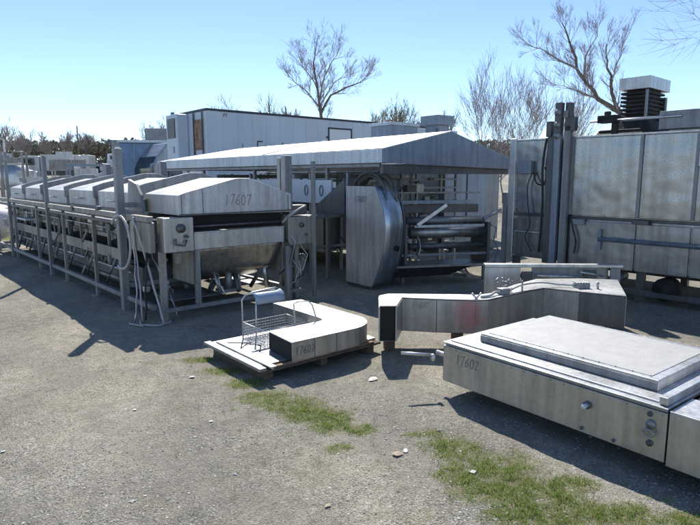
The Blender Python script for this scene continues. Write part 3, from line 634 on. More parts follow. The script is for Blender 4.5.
# timbers that carry both
tp = thing('wooden_skid', 'old wooden skid of boards lying under the flat conveyor box', 'pallet', (.75,4.38,0), 38.1)
for x in (.34,.70,1.06): part('runner', M['wood'], tp, (x-.04,x+.04,-3.2,-.12,.01,.098))
for y in (-.25,-.75,-1.25,-1.75,-2.3,-2.9): part('board', M['wood'], tp, (.22,1.16,y-.05,y+.05,.099,.109))

# ------------------------------------------------------------------ S-shaped duct
Sx = thing('bent_duct', 'long bent stainless duct, black open end, red paint smear, behind the flat box', 'duct', (0,0,0), 0)
Sx.location = (1.5,5.7,0)
def off(p): return (p[0], p[1])
front = [(.28,5.24),(.44,5.24),(.53,5.62),(.87,5.55),(1.25,5.50),(1.38,5.52),(1.97,6.01),(2.14,6.12),(2.45,5.92),(2.84,5.69)]
back = [(3.18,6.61),(2.75,6.70),(2.23,6.66),(1.85,6.28),(1.50,5.84),(1.32,5.74),(1.13,5.77),(.40,5.80),(.30,5.70)]
out = front+back
cx, cy = 1.5, 5.7
L = lambda P: [(x-cx, y-cy) for x, y in P]
zb, zt = .20, .535
def wall(P, name, mat, z0, z1, th=.012, shift=(0,0,0)):
    m = MB()
    for (xa,ya),(xb,yb) in zip(P, P[1:]):
        m.add([(xa,ya,z0),(xb,yb,z0),(xb,yb,z1),(xa,ya,z1)],[(0,1,2,3)])
    o = m.build(name, M[mat], Sx, solid=th, fix=False); o.location = shift; return o
fr_ = L(front); bk = L(back)
# front wall is in object coords of the thing -> spray mapping uses them
def redo_spray():
    for n in M['spray'].node_tree.nodes:
        if n.type == 'MAPPING': n.inputs['Location'].default_value = (-(1.19-cx), -(5.50-cy), -.40)
redo_spray()
wall(fr_[1:9], 'side_wall', 'spray', zb, zt-.006)
wall([fr_[9]]+bk+[fr_[0]], 'side_wall', 'steel', zb, zt-.006)
m = MB(); m.prism(L(out), zt, zt+.008, 'z'); m.build('top_sheet', M['steelb'], Sx)
m = MB(); m.prism(L(out), zb-.006, zb, 'z'); m.build('bottom_sheet', M['dkmetal'], Sx)
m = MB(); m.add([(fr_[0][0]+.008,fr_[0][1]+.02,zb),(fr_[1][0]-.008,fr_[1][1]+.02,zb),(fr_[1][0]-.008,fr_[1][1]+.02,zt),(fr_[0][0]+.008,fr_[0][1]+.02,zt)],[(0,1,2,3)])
m.build('open_end_shade', M['black'], Sx, solid=.004, fix=False)  # black sheet paints the shadow inside the open duct end
dE = wall(fr_[8:10], 'end_plate', 'dkmetal', zb, zt-.006); dE['label'] = 'dark right-hand end'
m = MB(); a, b = Vector((*fr_[3],0)), Vector((*fr_[4],0)); m.box(fr_[3][0]-.004,fr_[3][0]+.004,fr_[3][1]-.012,fr_[3][1]-.004,zb,zt); m.build('seam', M['dkmetal'], Sx)
dd = (Vector((*fr_[3],0))-Vector((*fr_[2],0))).normalized()
writing('11607', Sx, (fr_[2][0]+.10,fr_[2][1]-.028,.445), dd, (0,0,1), .055, .0055, rnd=2, out=(dd.y,-dd.x,0))
# gear lying on the duct (fixed to it)
def PL(x, y, z=0): return (x-cx, y-cy, z)
m = MB(); m.box(-.07,.07,-.06,.06,0,.05, Matrix.Translation(PL(2.55,6.12,.543))@Matrix.Rotation(.2,4,'Z')); 
for i in range(5): m.tube([PL(2.49+.03*i,6.06,.60),PL(2.49+.03*i,6.18,.60)], .012, 8)
m.build('gear_motor', M['galv'], Sx, .004)
m = MB(); m.cbox(PL(1.60,5.78,.575),(.11,.09,.065),(0,0,.5)); m.build('switch_box', M['galv'], Sx, .008)
m = MB(); m.tube([PL(1.84,5.93,.54),PL(1.84,5.93,.66)], .010, 8); m.tube([PL(2.70,6.05,.54),PL(2.70,6.05,.62)], .014, 8); m.tube([PL(1.27,5.53,.54),PL(1.22,5.55,.60)], .012, 7); m.tube([PL(1.27,5.53,.56),PL(1.31,5.52,.61)], .008, 7); m.build('pin', M['steelb'], Sx)
wire([PL(1.66,5.80,.57),PL(1.85,5.98,.60),PL(2.1,6.12,.60),PL(2.3,6.15,.575),PL(2.48,6.12,.57)], .010, 'hose', Sx)
wire([PL(1.32,5.58,.555),PL(1.42,5.62,.56),PL(1.5,5.72,.575),PL(1.58,5.75,.57)], .014, 'hose', Sx)
rq = random.Random(14); m = MB()
for i in range(14):
    p = Vector(PL(1.62+rq.gauss(0,.05),5.92+rq.gauss(0,.04),.56+rq.random()*.12)); m.tube([p, p+Vector((rq.gauss(0,.04),rq.gauss(0,.04),rq.gauss(0,.03)))], .009, 6)
m.build('linkage', M['galv'], Sx)
for i, (x, y, a) in enumerate(((.40,5.58,.1),(1.1,5.62,.0),(2.3,6.3,.5))):
    k = thing('timber_block', ['short timber block under the open black end of the bent duct','short timber block under the red-smeared middle of the bent duct','short timber block under the wide right end of the bent duct'][i], 'timber', (x,y,0), math.degrees(a), 'timber blocks under the bent duct')
    part('block', M['wood'], k, (-.05,.05,-.06,.08,0,.193))
# ------------------------------------------------------------------ channel frame behind duct
P = thing('steel_channel_frame', 'low pale steel channel frame standing between the bent duct and the large oven', 'machine part', (1.74,7.2,0), -2)
part('top_rail', M['steelb'], P, (0,1.75,-.02,.10,.60,.64), bevel=.006); part('end_panel', M['steelb'], P, (.0,.46,0,.02,.02,.598)); part('end_panel', M['galv'], P, (1.60,1.73,0,.02,.02,.598)); part('back_panel', M['galv'], P, (.62,1.6,.06,.08,.30,.598))
part('base_rail', M['galv'], P, (.0,1.75,.03,.09,.0,.06)); part('cross_plate', M['dkmetal'], P, (.48,.62,.03,.05,.34,.54)); part('cross_plate', M['dkmetal'], P, (1.28,1.44,.03,.05,.36,.56))
m = MB(); m.tube([(.66,-.03,.50),(1.25,-.03,.48)], .02, 8); m.tube([(1.2,-.04,.55),(1.5,-.04,.50)], .014, 8); m.build('shaft', M['steelb'], P)

# ------------------------------------------------------------------ PALLET group
Q = thing('wooden_pallet', 'weathered wooden pallet carrying the curved conveyor bend and wire basket', 'pallet', (-.74,4.6,0), 40)
for x in (.10,.70,1.29): part('runner', M['wood'], Q, (x-.04,x+.04,.06,1.04,0,.09))
for i in range(7): part('board', M['wood'], Q, (0,1.38,.01+i*.152,.11+i*.152,.091,.112))
pl = thing('steel_plate', 'flat bright steel plate with folded edges lying on the wooden pallet', 'metal sheet', (-.74,4.6,0), 40)
part('plate', M['steelb'], pl, (.03,1.39,.10,1.03,.114,.135), bevel=.003)
br = thing('steel_bar', 'long flat steel bars lying side by side on the left edge of the pallet', 'metal bar', (-.74,4.6,0), 40)
part('bar', M['galv'], br, (-.03,.04,-.0,1.06,.114,.142)); part('bar', M['steelb'], br, (.06,.12,-.03,.98,.137,.152)); 
br2 = thing('steel_strip', 'thin rusty edge strip along the near right side of the pallet', 'metal bar', (-.74,4.6,0), 40)
part('strip', M['rust'], br2, (.13,1.30,.02,.06,.114,.13))
U = thing('curved_conveyor_bend', 'bent stainless duct with rounded corner lying on the pallet', 'duct', (-.74,4.6,0.0), 40)
z0, z1 = .138, .315
outer = [(.30,.0),(1.02,.0)] + [(1.02+.36*sin(t), .36-.36*cos(t)) for t in [i/10*pi/2 for i in range(1,11)]] + [(1.38,1.40)]
inner = [(1.02,1.44),(1.02,.62)] + [(.94-.0+.08*cos(t), .52-.0-.10*sin(t)+.02) for t in [pi/4*i for i in (0,1,2)]] + [(.34,.44)]
prof_u = outer+inner
m = MB(); m.prism(prof_u, z1-.008, z1, 'z'); m.build('top_sheet', M['steelb'], U)
m = MB()
for p, q in zip(outer, outer[1:]): m.add([(p[0],p[1],z0),(q[0],q[1],z0),(q[0],q[1],z1-.009),(p[0],p[1],z1-.009)],[(0,1,2,3)])
m.build('side_wall', M['steel'], U, solid=.006, fix=False)
m = MB()
for p, q in zip(inner, inner[1:]): m.add([(p[0],p[1],z0),(q[0],q[1],z0),(q[0],q[1],z1-.009),(p[0],p[1],z1-.009)],[(0,1,2,3)])
m.build('side_wall', M['steel'], U, solid=.006, fix=False)
m = MB(); m.add([(.312,.01,z0),(.347,.43,z0),(.347,.43,z1-.01),(.312,.01,z1-.01)],[(0,1,2,3)]); m.build('open_end_shade', M['black'], U, solid=.004, fix=False)  # black sheet in place of the shaded inside of the bend
m = MB(); m.box(.545,.55,-.006,-.0035,z0,z1-.01); m.box(.80,.805,-.006,-.0035,z0,z1-.01); m.build('seam', M['dkmetal'], U)
writing('17607', U, (.335,-.0045,.19), (1,0,0), (0,0,1), .07, .0055, rnd=6, out=(0,-1,0))
# wire basket
K = thing('wire_basket', 'small wire mesh basket standing on the pallet in the crook of the bend', 'basket', (-.74,4.6,.137), 40)
def grid_wires(mb, o, u, v, nu, nv, r=.0025):
    o, u, v = Vector(o), Vector(u), Vector(v)
    for i in range(nu+1): mb.tube([o+u*i/nu, o+u*i/nu+v], r, 4, False)
    for j in range(nv+1): mb.tube([o+v*j/nv, o+v*j/nv+u], r, 4, False)
m = MB(); x0, x1, y0, y1, hh = .33,.86,.50,.92,.17
for o_, u_, v_ in (((x0,y0,0),(x1-x0,0,0),(0,0,hh)),((x0,y1,0),(x1-x0,0,0),(0,0,hh)),((x0,y0,0),(0,y1-y0,0),(0,0,hh)),((x1,y0,0),(0,y1-y0,0),(0,0,hh))): grid_wires(m, o_, u_, v_, 18, 6)
m.build('mesh_side', M['wire'], K, fix=False)
m = MB(); grid_wires(m, (x0,y0,.002),(x1-x0,0,0),(0,y1-y0,0), 18, 14); m.build('mesh_bottom', M['wire'], K, fix=False)
m = MB(); m.tube([(x0,y0,hh),(x1,y0,hh),(x1,y1,hh),(x0,y1,hh),(x0,y0,hh)], .006, 6); m.build('rim', M['wire'], K)
def hoop(pts):
    m = MB(); m.tube(pts, .0075, 8); m.build('hoop_handle', M['wire'], K)
hoop([(x0,y1,0),(x0,y1,.40),(x0+.03,y1-.02,.45),(x0+.10,y1-.05,.475),(x0+.36,y1-.05,.49),(x0+.40,y1-.05,.47)])
hoop([(x0+.14,y1-.02,.0),(x0+.14,y1-.04,.46)])
hoop([(x1-.12,y0+.08,.05),(x1-.14,y0+.08,.36),(x1-.10,y0+.06,.385),(x1,y0+.02,.38),(x1+.03,y0,.34),(x1+.10,y0-.04,.05)])
m = MB(); m.sheet([[(x0+.08+.34*i/6, y1-.08+dy, z) for i in range(7)] for dy, z in ((.03,.47),(-.02,.455),(-.05,.42),(-.055,.36))]); m.build('back_plate', M['fanblue'], K, solid=.006)
m = MB(); m.tube([(.14,.62,.01),(.20,.60,.05),(.30,.52,.03),(.22,.42,.01)], .006, 6); m.tube([(.10,.9,.01),(.3,.7,.012)], .006, 6); m.build('loose_wire', M['dkmetal'], K)

# ------------------------------------------------------------------ TRAILER
T = thing('box_trailer', 'long pale blue-white refrigerated box trailer with a dark roof trim, behind the canopy', 'trailer', (-4.95,20,0), 40)
part('box_body', M['trailer'], T, (0,11.6,0,2.6,1.15,4.03), bevel=.03)
part('roof_trim', M['trim'], T, (-.02,11.62,-.02,2.62,4.03,4.10)); part('side_rail', M['trim'], T, (0,11.6,-.02,-.001,1.1,1.22))
m = MB()
for i in range(18): x = .6+i*.6; m.box(x,x+.02,-.008,-.001,1.25,4.02)
m.build('side_rib', M['trailer'], T)
part('corner_panel', M['trailer'], T, (.02,.5,-.012,-.001,1.25,4.02))
du = MB(); du.box(5.3,5.36,-.02,-.001,2.2,3.72); du.box(6.5,6.56,-.02,-.001,2.2,3.72); du.box(5.3,6.56,-.02,-.001,3.68,3.74); d_ = du.build('side_door', M['trim'], T); part('door_panel', M['carwhite'], d_, (5.37,6.49,-.015,-.001,2.2,3.67)); part('hinge', M['trim'], d_, (5.2,5.36,-.03,-.021,3.3,3.38),(5.2,5.36,-.03,-.021,2.6,2.68))
cu = part('cooling_unit', M['trailer'], T, (-.45,-.001,1.45,2.45,2.2,4.0), bevel=.05)
part('grille', M['dkmetal'], cu, (-.48,-.451,1.60,2.25,3.15,3.85)); 
m = MB()
for i in range(9): m.box(-.49,-.481,1.62,2.23,3.18+i*.075,3.20+i*.075)
m.build('grille_slat', M['galv'], cu)
part('vent', M['blue'], cu, (-.46,-.451,1.72,1.84,2.62,2.85)); part('exhaust', M['dkmetal'], cu, (-.30,-.2,2.2,2.3,4.0,4.12))
part('rust_panel', M['rust'], T, (-.03,-.001,.32,.92,2.7,3.75)); part('front_trim', M['trim'], T, (-.05,-.031,.92,1.0,2.3,4.0),(-.05,-.031,.24,.31,2.3,4.0))
writing('Fresh', T, (1.95,-.012,2.62), (1,0,0), (0,0,1), .44, .045, 'trim', out=(0,-1,0)); 
writing('rr', T, (.65,-.012,3.86), (1,0,0), (0,0,1), .14, .03, 'redink', out=(0,-1,0)); writing('L', T, (1.35,-.012,2.70), (1,0,0), (0,0,1), .24, .03, 'blue', out=(0,-1,0))
def wheel(mb, c, ax, r, w): disc(mb, c, ax, r, w, 18)
for x in (9.2,10.5):
    m = MB(); disc(m,(x,.02,.5),(0,1,0),.5,.28,20); disc(m,(x,2.3,.5),(0,1,0),.5,.28,20); m.build('wheels', M['rubber'], T)
part('landing_leg', M['dkmetal'], T, (2.6,2.75,.3,.45,0,1.15)); part('landing_leg', M['dkmetal'], T, (2.6,2.75,2.1,2.25,0,1.15)); part('chassis', M['dkmetal'], T, (.5,11.4,.7,.85,.9,1.15),(.5,11.4,1.75,1.9,.9,1.15))

# ------------------------------------------------------------------ far oven with vent stack behind canopy
V = thing('ventilated_oven_unit', 'tall steel oven unit with a capped roof vent, rising behind the canopy ridge', 'industrial oven', (1.95,15.0,0), 40)
part('body', M['bluesteel'], V, (-1.2,2.6,0,2.2,.3,2.35)); part('leg', M['dkmetal'], V, (-1.1,-1.0,.1,.2,0,.3)); part('leg', M['dkmetal'], V, (2.4,2.5,.1,.2,0,.3)); part('leg', M['dkmetal'], V, (-1.1,-1.0,2,2.1,0,.3)); part('leg', M['dkmetal'], V, (2.4,2.5,2,2.1,0,.3))
vx = 1.05
vs_ = part('vent_neck', M['bluesteel'], V, (vx-.02,vx+.44,-.02+.5,.44+.5,2.35,3.2)); part('vent_cap', M['bluesteel'], vs_, (vx-.12,vx+.54,.38,1.04,3.18,3.44)); part('vent_bracket', M['dkmetal'], vs_, (vx-.08,vx-.02,.44,.50,2.7,3.08))
part('side_duct', M['roof'], V, (vx+.62,vx+.85,.5,.9,2.35,3.05))
part('roof_box', M['bluesteel'], V, (-.72,.25,.5,1.3,2.35,3.08)); part('roof_box_lid', M['roof'], V, (-.76,.29,.46,1.34,3.08,3.16))
V2 = thing('stacked_steel_unit', 'grey-blue steel cabinet unit seen under and behind the right eave of the canopy', 'machine', (2.7,13.2,0), 38)
part('body', M['galv'], V2, (-.8,1.2,0,1.4,.25,2.0)); part('door', M['bluesteel'], V2, (-.7,-.05,-.03,-.001,.35,1.9)); part('door', M['bluesteel'], V2, (.0,.65,-.03,-.001,.35,1.9)); part('leg', M['dkmetal'], V2, (-.75,-.65,.1,.2,0,.25)); part('leg', M['dkmetal'], V2, (1.05,1.15,.1,.2,0,.25)); part('leg', M['dkmetal'], V2, (1.05,1.15,1.2,1.3,0,.25))

# ------------------------------------------------------------------ background yard
def truck(x, y, deg, label, colr, L_=5, h=2.9, cat='truck', name='box_truck'):
    t = thing(name, label, cat, (x,y,gh(x,y)), deg)
    part('cargo_box', colr, t, (0,L_,0,2.3,.9,h), bevel=.04); cab = part('cab', colr, t, (-1.7,-.08,.1,2.2,.5,2.2), bevel=.12)
    part('windscreen', M['glass'], cab, (-1.72,-1.69,.3,2.0,1.35,2.05)); part('side_window', M['glass'], cab, (-1.4,-.5,.08,.11,1.4,2.0))
    for xx in (-1.0, L_-1.0):
        for yy in (.0,2.02): m = MB(); disc(m,(xx,yy,.45),(0,1,0),.45,.26,16); m.build('wheel', M['rubber'], t)
    part('chassis', M['dkmetal'], t, (-1.2,L_-.2,.5,1.8,.5,.88)); return t
def car(x, y, deg, label, mat):
    t = thing('parked_car', label, 'car', (x,y,gh(x,y)), deg, 'cars parked at the far side of the yard')
    m = MB(); m.prism([(-2.2,.3),(-2.25,.75),(-1.3,.95),(-.7,1.42),(.8,1.45),(1.6,1.0),(2.2,.9),(2.25,.35)], -.85, .85, 'y'); b = m.build('body', mat, t, .06)
    m = MB(); m.prism([(-1.1,.98),(-.62,1.36),(.74,1.38),(1.35,1.0)], -.86, .86, 'y'); m.build('window', M['glass'], b)
    for xx in (-1.4,1.4):
        for yy in (-.9,.7): m = MB(); disc(m,(xx,yy,.33),(0,1,0),.33,.2,14); m.build('wheel', M['rubber'], t)
    return t
truck(-27,50,10,'white delivery truck parked at the left of the white truck row', M['hood'], 4, 2.3)
truck(-33,47,4,'white truck parked farthest left below the treeline', M['bluesteel'], 4, 2.4)
truck(-24.5,62,6,'white truck half hidden between the truck row and the treeline', M['carwhite'], 6, 3.0)
car(-33,56,12,'dark parked car farthest left across the yard', M['carred']); car(-27.5,58,5,'white parked car beside the dark cars across the yard', M['carwhite']); car(-24,54,10,'dark parked car just left of the blue tank across the yard', M['carred'])
truck(-19.5,52,8,'white box truck parked far behind the oven line', M['carwhite'], 6, 3.0)
# blue container and neighbours
X1 = thing('blue_storage_tank', 'blue sheet-clad storage box left of the trailer nose', 'container', (-9.95,24.8,0), 12)
part('body', M['blue'], X1, (0,2.05,0,2.4,.4,3.22), bevel=.05); part('roof_edge', M['roof'], X1, (-.05,2.1,-.06,2.46,3.22,3.32)); part('leg', M['dkmetal'], X1, (.1,.25,.1,.25,0,.4),(1.8,1.95,.1,.25,0,.4),(.1,.25,2.1,2.25,0,.4),(1.8,1.95,2.1,2.25,0,.4)); part('front_panel', M['beige'], X1, (1.25,1.85,-.03,-.001,.8,2.5)); part('rib', M['bluesteel'], X1, (.6,.64,-.02,-.001,.5,3.2),(1.2,1.24,-.02,-.001,.5,3.2))
X2 = thing('grey_steel_cabinet', 'grey steel machine cabinet with a raised top box, left of the blue storage box', 'machine', (-12.0,29,0), 8)
part('body', M['galv'], X2, (0,2.0,0,2,.3,3.6)); part('roof_box', M['galv'], X2, (1.6,3.0,.2,1.8,3.55,4.2)); part('wing', M['beige'], X2, (2.001,3.2,.1,1.9,.3,3.5)); part('door', M['bluesteel'], X2, (.2,1.0,-.03,-.001,.6,3.2)); part('leg', M['dkmetal'], X2, (.1,.3,.1,.3,0,.3),(2.9,3.1,.2,.4,0,.3),(.1,.3,1.7,1.9,0,.3))
X3 = thing('truck_nose', 'blue-grey tractor cab with a curved roof fairing parked against the trailer nose', 'truck', (-8.0,23.2,0), 40)
m = MB(); m.prism([(0,.5),(0,2.1),(.25,2.6),(.7,3.15),(1.5,3.25),(1.5,.5)], 0, 2.2, 'y'); cab = m.build('cab', M['bluesteel'], X3, .05); m = MB(); m.prism([(-.02,1.7),(-.02,2.1),(.22,2.58),(.24,1.7)], .2, 2.0, 'y'); m.build('windscreen', M['glass'], cab)
for yy in (.0,1.95): m = MB(); disc(m,(.7,yy,.5),(0,1,0),.5,.25,16); m.build('wheel', M['rubber'], X3)
part('chassis', M['dkmetal'], X3, (.2,1.6,.4,1.8,.3,.5))

kinds = ['stripped grey machine frame','pale steel tank on legs','low steel conveyor table','tall steel rack','bright sheet-topped machine','squat dark motor unit']
cats = ['machine frame','tank','conveyor','rack','machine','machine']; names = ['machine_frame','steel_tank','conveyor_table','steel_rack','sheet_topped_machine','motor_unit']
def junk(kind, x, y, deg, label, s=1.0, rnd=0):
    q = random.Random(rnd); t = thing(names[kind], label, cats[kind], (x,y,0), deg, 'surplus machines standing in the far yard')
    m1, m2 = [M[k] for k in q.sample(['galv','beige','steelb','bluesteel','hood','galv'],2)]
    t.location.z = gh(x,y)-.02; w, d, h = q.uniform(1.3,2.4)*s, q.uniform(.9,1.6)*s, q.uniform(*((1.5,2.1) if kind in (1,4) else (1.9,2.9)))*s
    if kind == 0:
        for a in (0,w):
            for b in (0,d): part('leg', m1, t, (a-.05,a+.05,b-.05,b+.05,0,h))
        for z in (.3*h,.65*h,h): part('rail', m1, t, (-.05,w+.05,-.05,.05,z-.05,z+.05),(-.05,w+.05,d-.05,d+.05,z-.05,z+.05))
        part('hopper', m2, t, (.2*w,.8*w,.15*d,.85*d,.4*h,.9*h))
    elif kind == 1:
        m = MB(); m.tube([(w/2,d/2,.4*h),(w/2,d/2,h)], .42*d+.2, 20); m.tube([(w/2,d/2,h),(w/2,d/2,h*1.12)], [.42*d+.2,.15], 20); m.build('vessel', M['steelb'], t)
        for a in (.2*w,.8*w): part('leg', m1, t, (a-.05,a+.05,.2*d,.3*d,0,.42*h),(a-.05,a+.05,.7*d,.8*d,0,.42*h))
        m = MB(); m.tube([(w/2,d/2,h*1.1),(w/2,d/2,h*1.35),(w*.8,d/2,h*1.35)], .05, 8); m.build('pipe', m1, t)
    elif kind == 2:
        part('bed', m1, t, (0,w*1.6,0,d*.6,.55*h,.65*h)); part('guard', m2, t, (0,w*1.6,-.02,-.001,.5*h,.75*h))
        for a in (.1,w*1.5): part('leg', m1, t, (a,a+.08,.05,.13,0,.55*h),(a,a+.08,d*.5,d*.5+.08,0,.55*h))
        part('motor', M['dkmetal'], t, (w*.7,w,.1,.5,.25*h,.53*h)); part('hood', M['hood'], t, (w*.3,w*.9,.05,d*.55,.651*h,.95*h))
    elif kind == 3:
        for a in (0,w*.6):
            for b in (0,d*.6): part('leg', m1, t, (a-.04,a+.04,b-.04,b+.04,0,h*1.35))
        for z in (.3,.7,1.1): part('shelf', m2, t, (.0,w*.6,0,d*.6,z*h,z*h+.06)); part('load', M['steelb'] if z < 1 else m1, t, (.1*w,.45*w,.08*d,.5*d,z*h+.061,z*h+.3))
    elif kind == 4:
        m = MB(); m.prism([(0,.35*h),(0,.8*h),(w/2,h),(w,.8*h),(w,.35*h)], 0, d, 'y'); m.build('body', M['hood'], t, .01); part('lid', M['roof'], t, (.1*w,.4*w,.1*d,.9*d,.9*h,1.02*h))
        for a in (.05,w-.12): part('leg', m1, t, (a,a+.07,.05,.12,0,.36*h),(a,a+.07,d-.12,d-.05,0,.36*h))
    else:
        part('base', m1, t, (0,w*.7,0,d*.7,0,.2)); m = MB(); m.tube([(.1,d*.35,.5),(w*.6,d*.35,.5)], .32, 16); m.build('motor', M['dkmetal'], t); part('cover', m2, t, (w*.6,w*.7,.05,d*.65,.201,h*.7)); part('switch_box', M['steelb'], t, (.1,.4,.1,.4,.82,h*.8))
    return t
spots = [(4,-12.2,26.5,12),(3,-16.8,23.5,20),(2,-18.5,24.5,15),(4,-20.5,27.5,0),(0,-15.6,31.5,20),(5,-20.0,34.5,0),(4,-24.5,36.5,10),(1,-23,45.5,0),(3,-26.5,38,15),(4,-30,42,5), # kind, pixel-free positions in metres
 (2,-12.6,21.5,30),(3,-14.6,24,10),(4,-11.2,22.5,40),(2,-16.5,27.5,20),(1,-19.5,31,0),(4,-13.2,30.5,35),(0,-22.5,34,15),(5,-17.5,36,0),(2,-21,40,10),
 (4,-26,42,0),(3,-29,46,25),(1,-15.5,40,0),(4,-18.6,43.5,12),(0,-33,50,0),(2,-10.2,33,30),(5,-9.6,19.3,40),(4,-8.6,17.2,40),(0,-7.3,18.6,35),(2,-3.2,17.6,38),(4,-1.4,19.4,40),(3,-5.6,16.8,40),
 (4,-23.5,30,20),(2,-13.5,36,0),(0,-30,38,10)]
where = ['between the grey cabinet and the line hoods','behind the second lift column from the camera','long and low behind the last lift column','near the left edge before the far tank','half hidden before the grey cabinet','in the gap left of the far tank','two rows before the parked cars','rising just below the utility pole','in the second row from the far left','farthest left in the row before the cars','just beyond the far end of the oven line','left of the first dark frame, behind the line end','in front of the grey cabinet at mid distance','with a long bed at mid distance on the left','with a cone top, at mid distance on the left','beside the grey steel cabinet','at the left picture edge, mid distance','low down between the far racks','in the row nearest the parked cars','left of the white box truck','farthest left before the treeline','right of the white box truck','in front of the white box truck','at the far left before the dark car','directly left of the blue storage box','low at the far right corner of the oven line','close behind the last hood of the oven line','between the last hood and the blue storage box','seen under the left half of the canopy','seen under the middle of the canopy','seen beneath the left tip of the canopy','at the left edge beside the grassy fringe','between the cabinet and the white truck','in the left distance behind the grassy fringe']
for i, (k, x, y, dg) in enumerate(spots): junk(k, x, y, dg, kinds[k]+' '+where[i], 1.0 if y > 30 else .72, 40+i)

# white wrapped bale at left edge
m = MB(); rw = []
for i in range(13):
    a = i/12*pi; rw.append([(1.15*cos(t)*sin(a)*(1+.12*noise.noise(Vector((cos(t)*2,sin(t)*2,a*2)))), .8*sin(t)*sin(a), .62-.60*cos(a)*(1+.1*noise.noise(Vector((cos(t)*3,a*2,sin(t)*3))))) for t in [j/20*2*pi for j in range(21)]])
m.sheet(rw); wb = m.build('wrapped_bale', M['white']); wb.location = (-9.75,14.6,0); tag(wb, 'lumpy white plastic-wrapped bale cut by the left edge', 'bale')
m = MB()
for j in range(2): disc(m, (-.9+1.2*j,-.85,.18), (0,1,0), .18, .12, 14)
m.build('wheel', M['rubber'], wb)

# ------------------------------------------------------------------ trees
def tree(name, label, x, y, h, seed, spread=.5, lean=(0,0), levels=6, trunk_frac=.22, r0=None, bud=False, group='bare trees beyond the yard', nb=3, tw=1.0, multi=1, path=None, bl=.13, up=.10, left=False, limbs=None, tl=.9):
    if not path and not limbs: h = h*1.22
    q = random.Random(seed); z0_ = gh(x,y); h = h-z0_; T_ = thing(name, label, 'tree', (x,y,z0_), 0, group)
    trunk, crown = MB(), MB(); r0 = r0 or h*.016
    def grow(p, d, L, r, lev):
        n = 4 if lev < 3 else (3 if lev < 5 else 2); pts = [p]; dd = d.copy()
        for i in range(n):
            dd = (dd + Vector((q.gauss(0,.11),q.gauss(0,.11),q.gauss(0,.07)+ (.06 if lev else 0)))).normalized(); pts.append(pts[-1] + dd*L/n)
        rsz = [r*(1-.38*i/n) for i in range(n+1)]
        (trunk if lev <= 1 else crown).tube(pts, rsz, 7 if lev < 2 else (4 if lev < 4 else 3), False)
        if lev >= levels: return
        k = nb + (1 if q.random() < .45 else 0)
        for j in range(k):
            ti = n if j == 0 else q.randint(max(1, n-2 if lev == 0 else 1), n)
            s = spread*(.35 if j == 0 else q.uniform(.7,1.35)); az = q.uniform(0,6.28)
            perp = dd.orthogonal().normalized(); perp.rotate(Matrix.Rotation(az,3,dd))
            nd = (dd*cos(s) + perp*sin(s)); nd = (nd + Vector((0,0,up))).normalized()
            grow(pts[ti], nd, L*q.uniform(.62,.88), max(rsz[ti]*(.78 if j == 0 else q.uniform(.42,.62)), .004*tw), lev+1)
    if limbs:
        for li, (ra, L_) in enumerate(limbs):
            yo = 0 if li == 0 else q.uniform(-.25,.25)
            P_ = [Vector((a, yo*k_*1.2, b-z0_)) for k_, (a, b) in enumerate(L_)]
            # resample with slight wobble so that limbs do not run straight
            Q_ = []
            for k_ in range(len(P_)-1):
                for t_ in (0,.5): Q_.append(P_[k_].lerp(P_[k_+1], t_) + Vector((q.gauss(0,.05),q.gauss(0,.06),q.gauss(0,.03)))*(1 if k_+t_ > 0 else 0))
            Q_.append(P_[-1]); nn_ = len(Q_); rs_ = [max(ra*(1-.85*i/(nn_-1)), .012*tw/2) for i in range(nn_)]
            (trunk if li < 2 else crown).tube(Q_, rs_, 8 if li < 2 else 6, False)
            for i in range(3 if li == 0 else 1, nn_):
                for j in range(2 if i < nn_-1 else 3):
                    g = (Q_[i]-Q_[i-1]).normalized(); perp = g.orthogonal().normalized(); perp.rotate(Matrix.Rotation(q.uniform(0,6.28),3,g))
                    sp = q.uniform(.4,1.15) if i < nn_-1 else q.uniform(.1,.5)
                    grow(Q_[i].lerp(Q_[i-1], q.random()*.8), (g*cos(sp)+perp*sin(sp)+Vector((0,0,.22))).normalized(), tl*q.uniform(.5,1.15), max(rs_[i]*.42,.011*tw), levels-3)
        multi = 0
    if path:
        P_ = [Vector(p) for p in path]; n_ = len(P_); trunk.tube(P_, [r0*(1-.7*i/n_) for i in range(n_)], 8, False)
        for i in range(3 if left else 2, n_):
            for j in range(2 if i < n_-1 else 3):
                g = (P_[i]-P_[i-1]).normalized(); perp = g.orthogonal().normalized(); perp.rotate(Matrix.Rotation(q.uniform(0,6.28),3,g))
                if left and perp.x > .2: perp.x *= -1
                sp = q.uniform(.7,1.2) if i < n_-1 else q.uniform(.15,.6)
                grow(P_[i], (g*cos(sp)+perp*sin(sp)+Vector((0,0,.08))).normalized(), h*bl*q.uniform(.8,1.2)*(1.45-.9*i/n_), r0*.38*(1-.4*i/n_), 1)
        multi = 0
    for k in range(multi):
        g = Vector((lean[0]+q.gauss(0,.25 if multi > 1 else 0), lean[1], 1)).normalized()
        grow(Vector((q.gauss(0,.3) if multi > 1 else 0,0,-.1)), g, h*trunk_frac, r0/(multi**.5), 0)
    trunk.build('trunk', M['bark'], T_, fix=False); crown.build('crown', M['budtwig'] if bud else M['twig'], T_, fix=False)
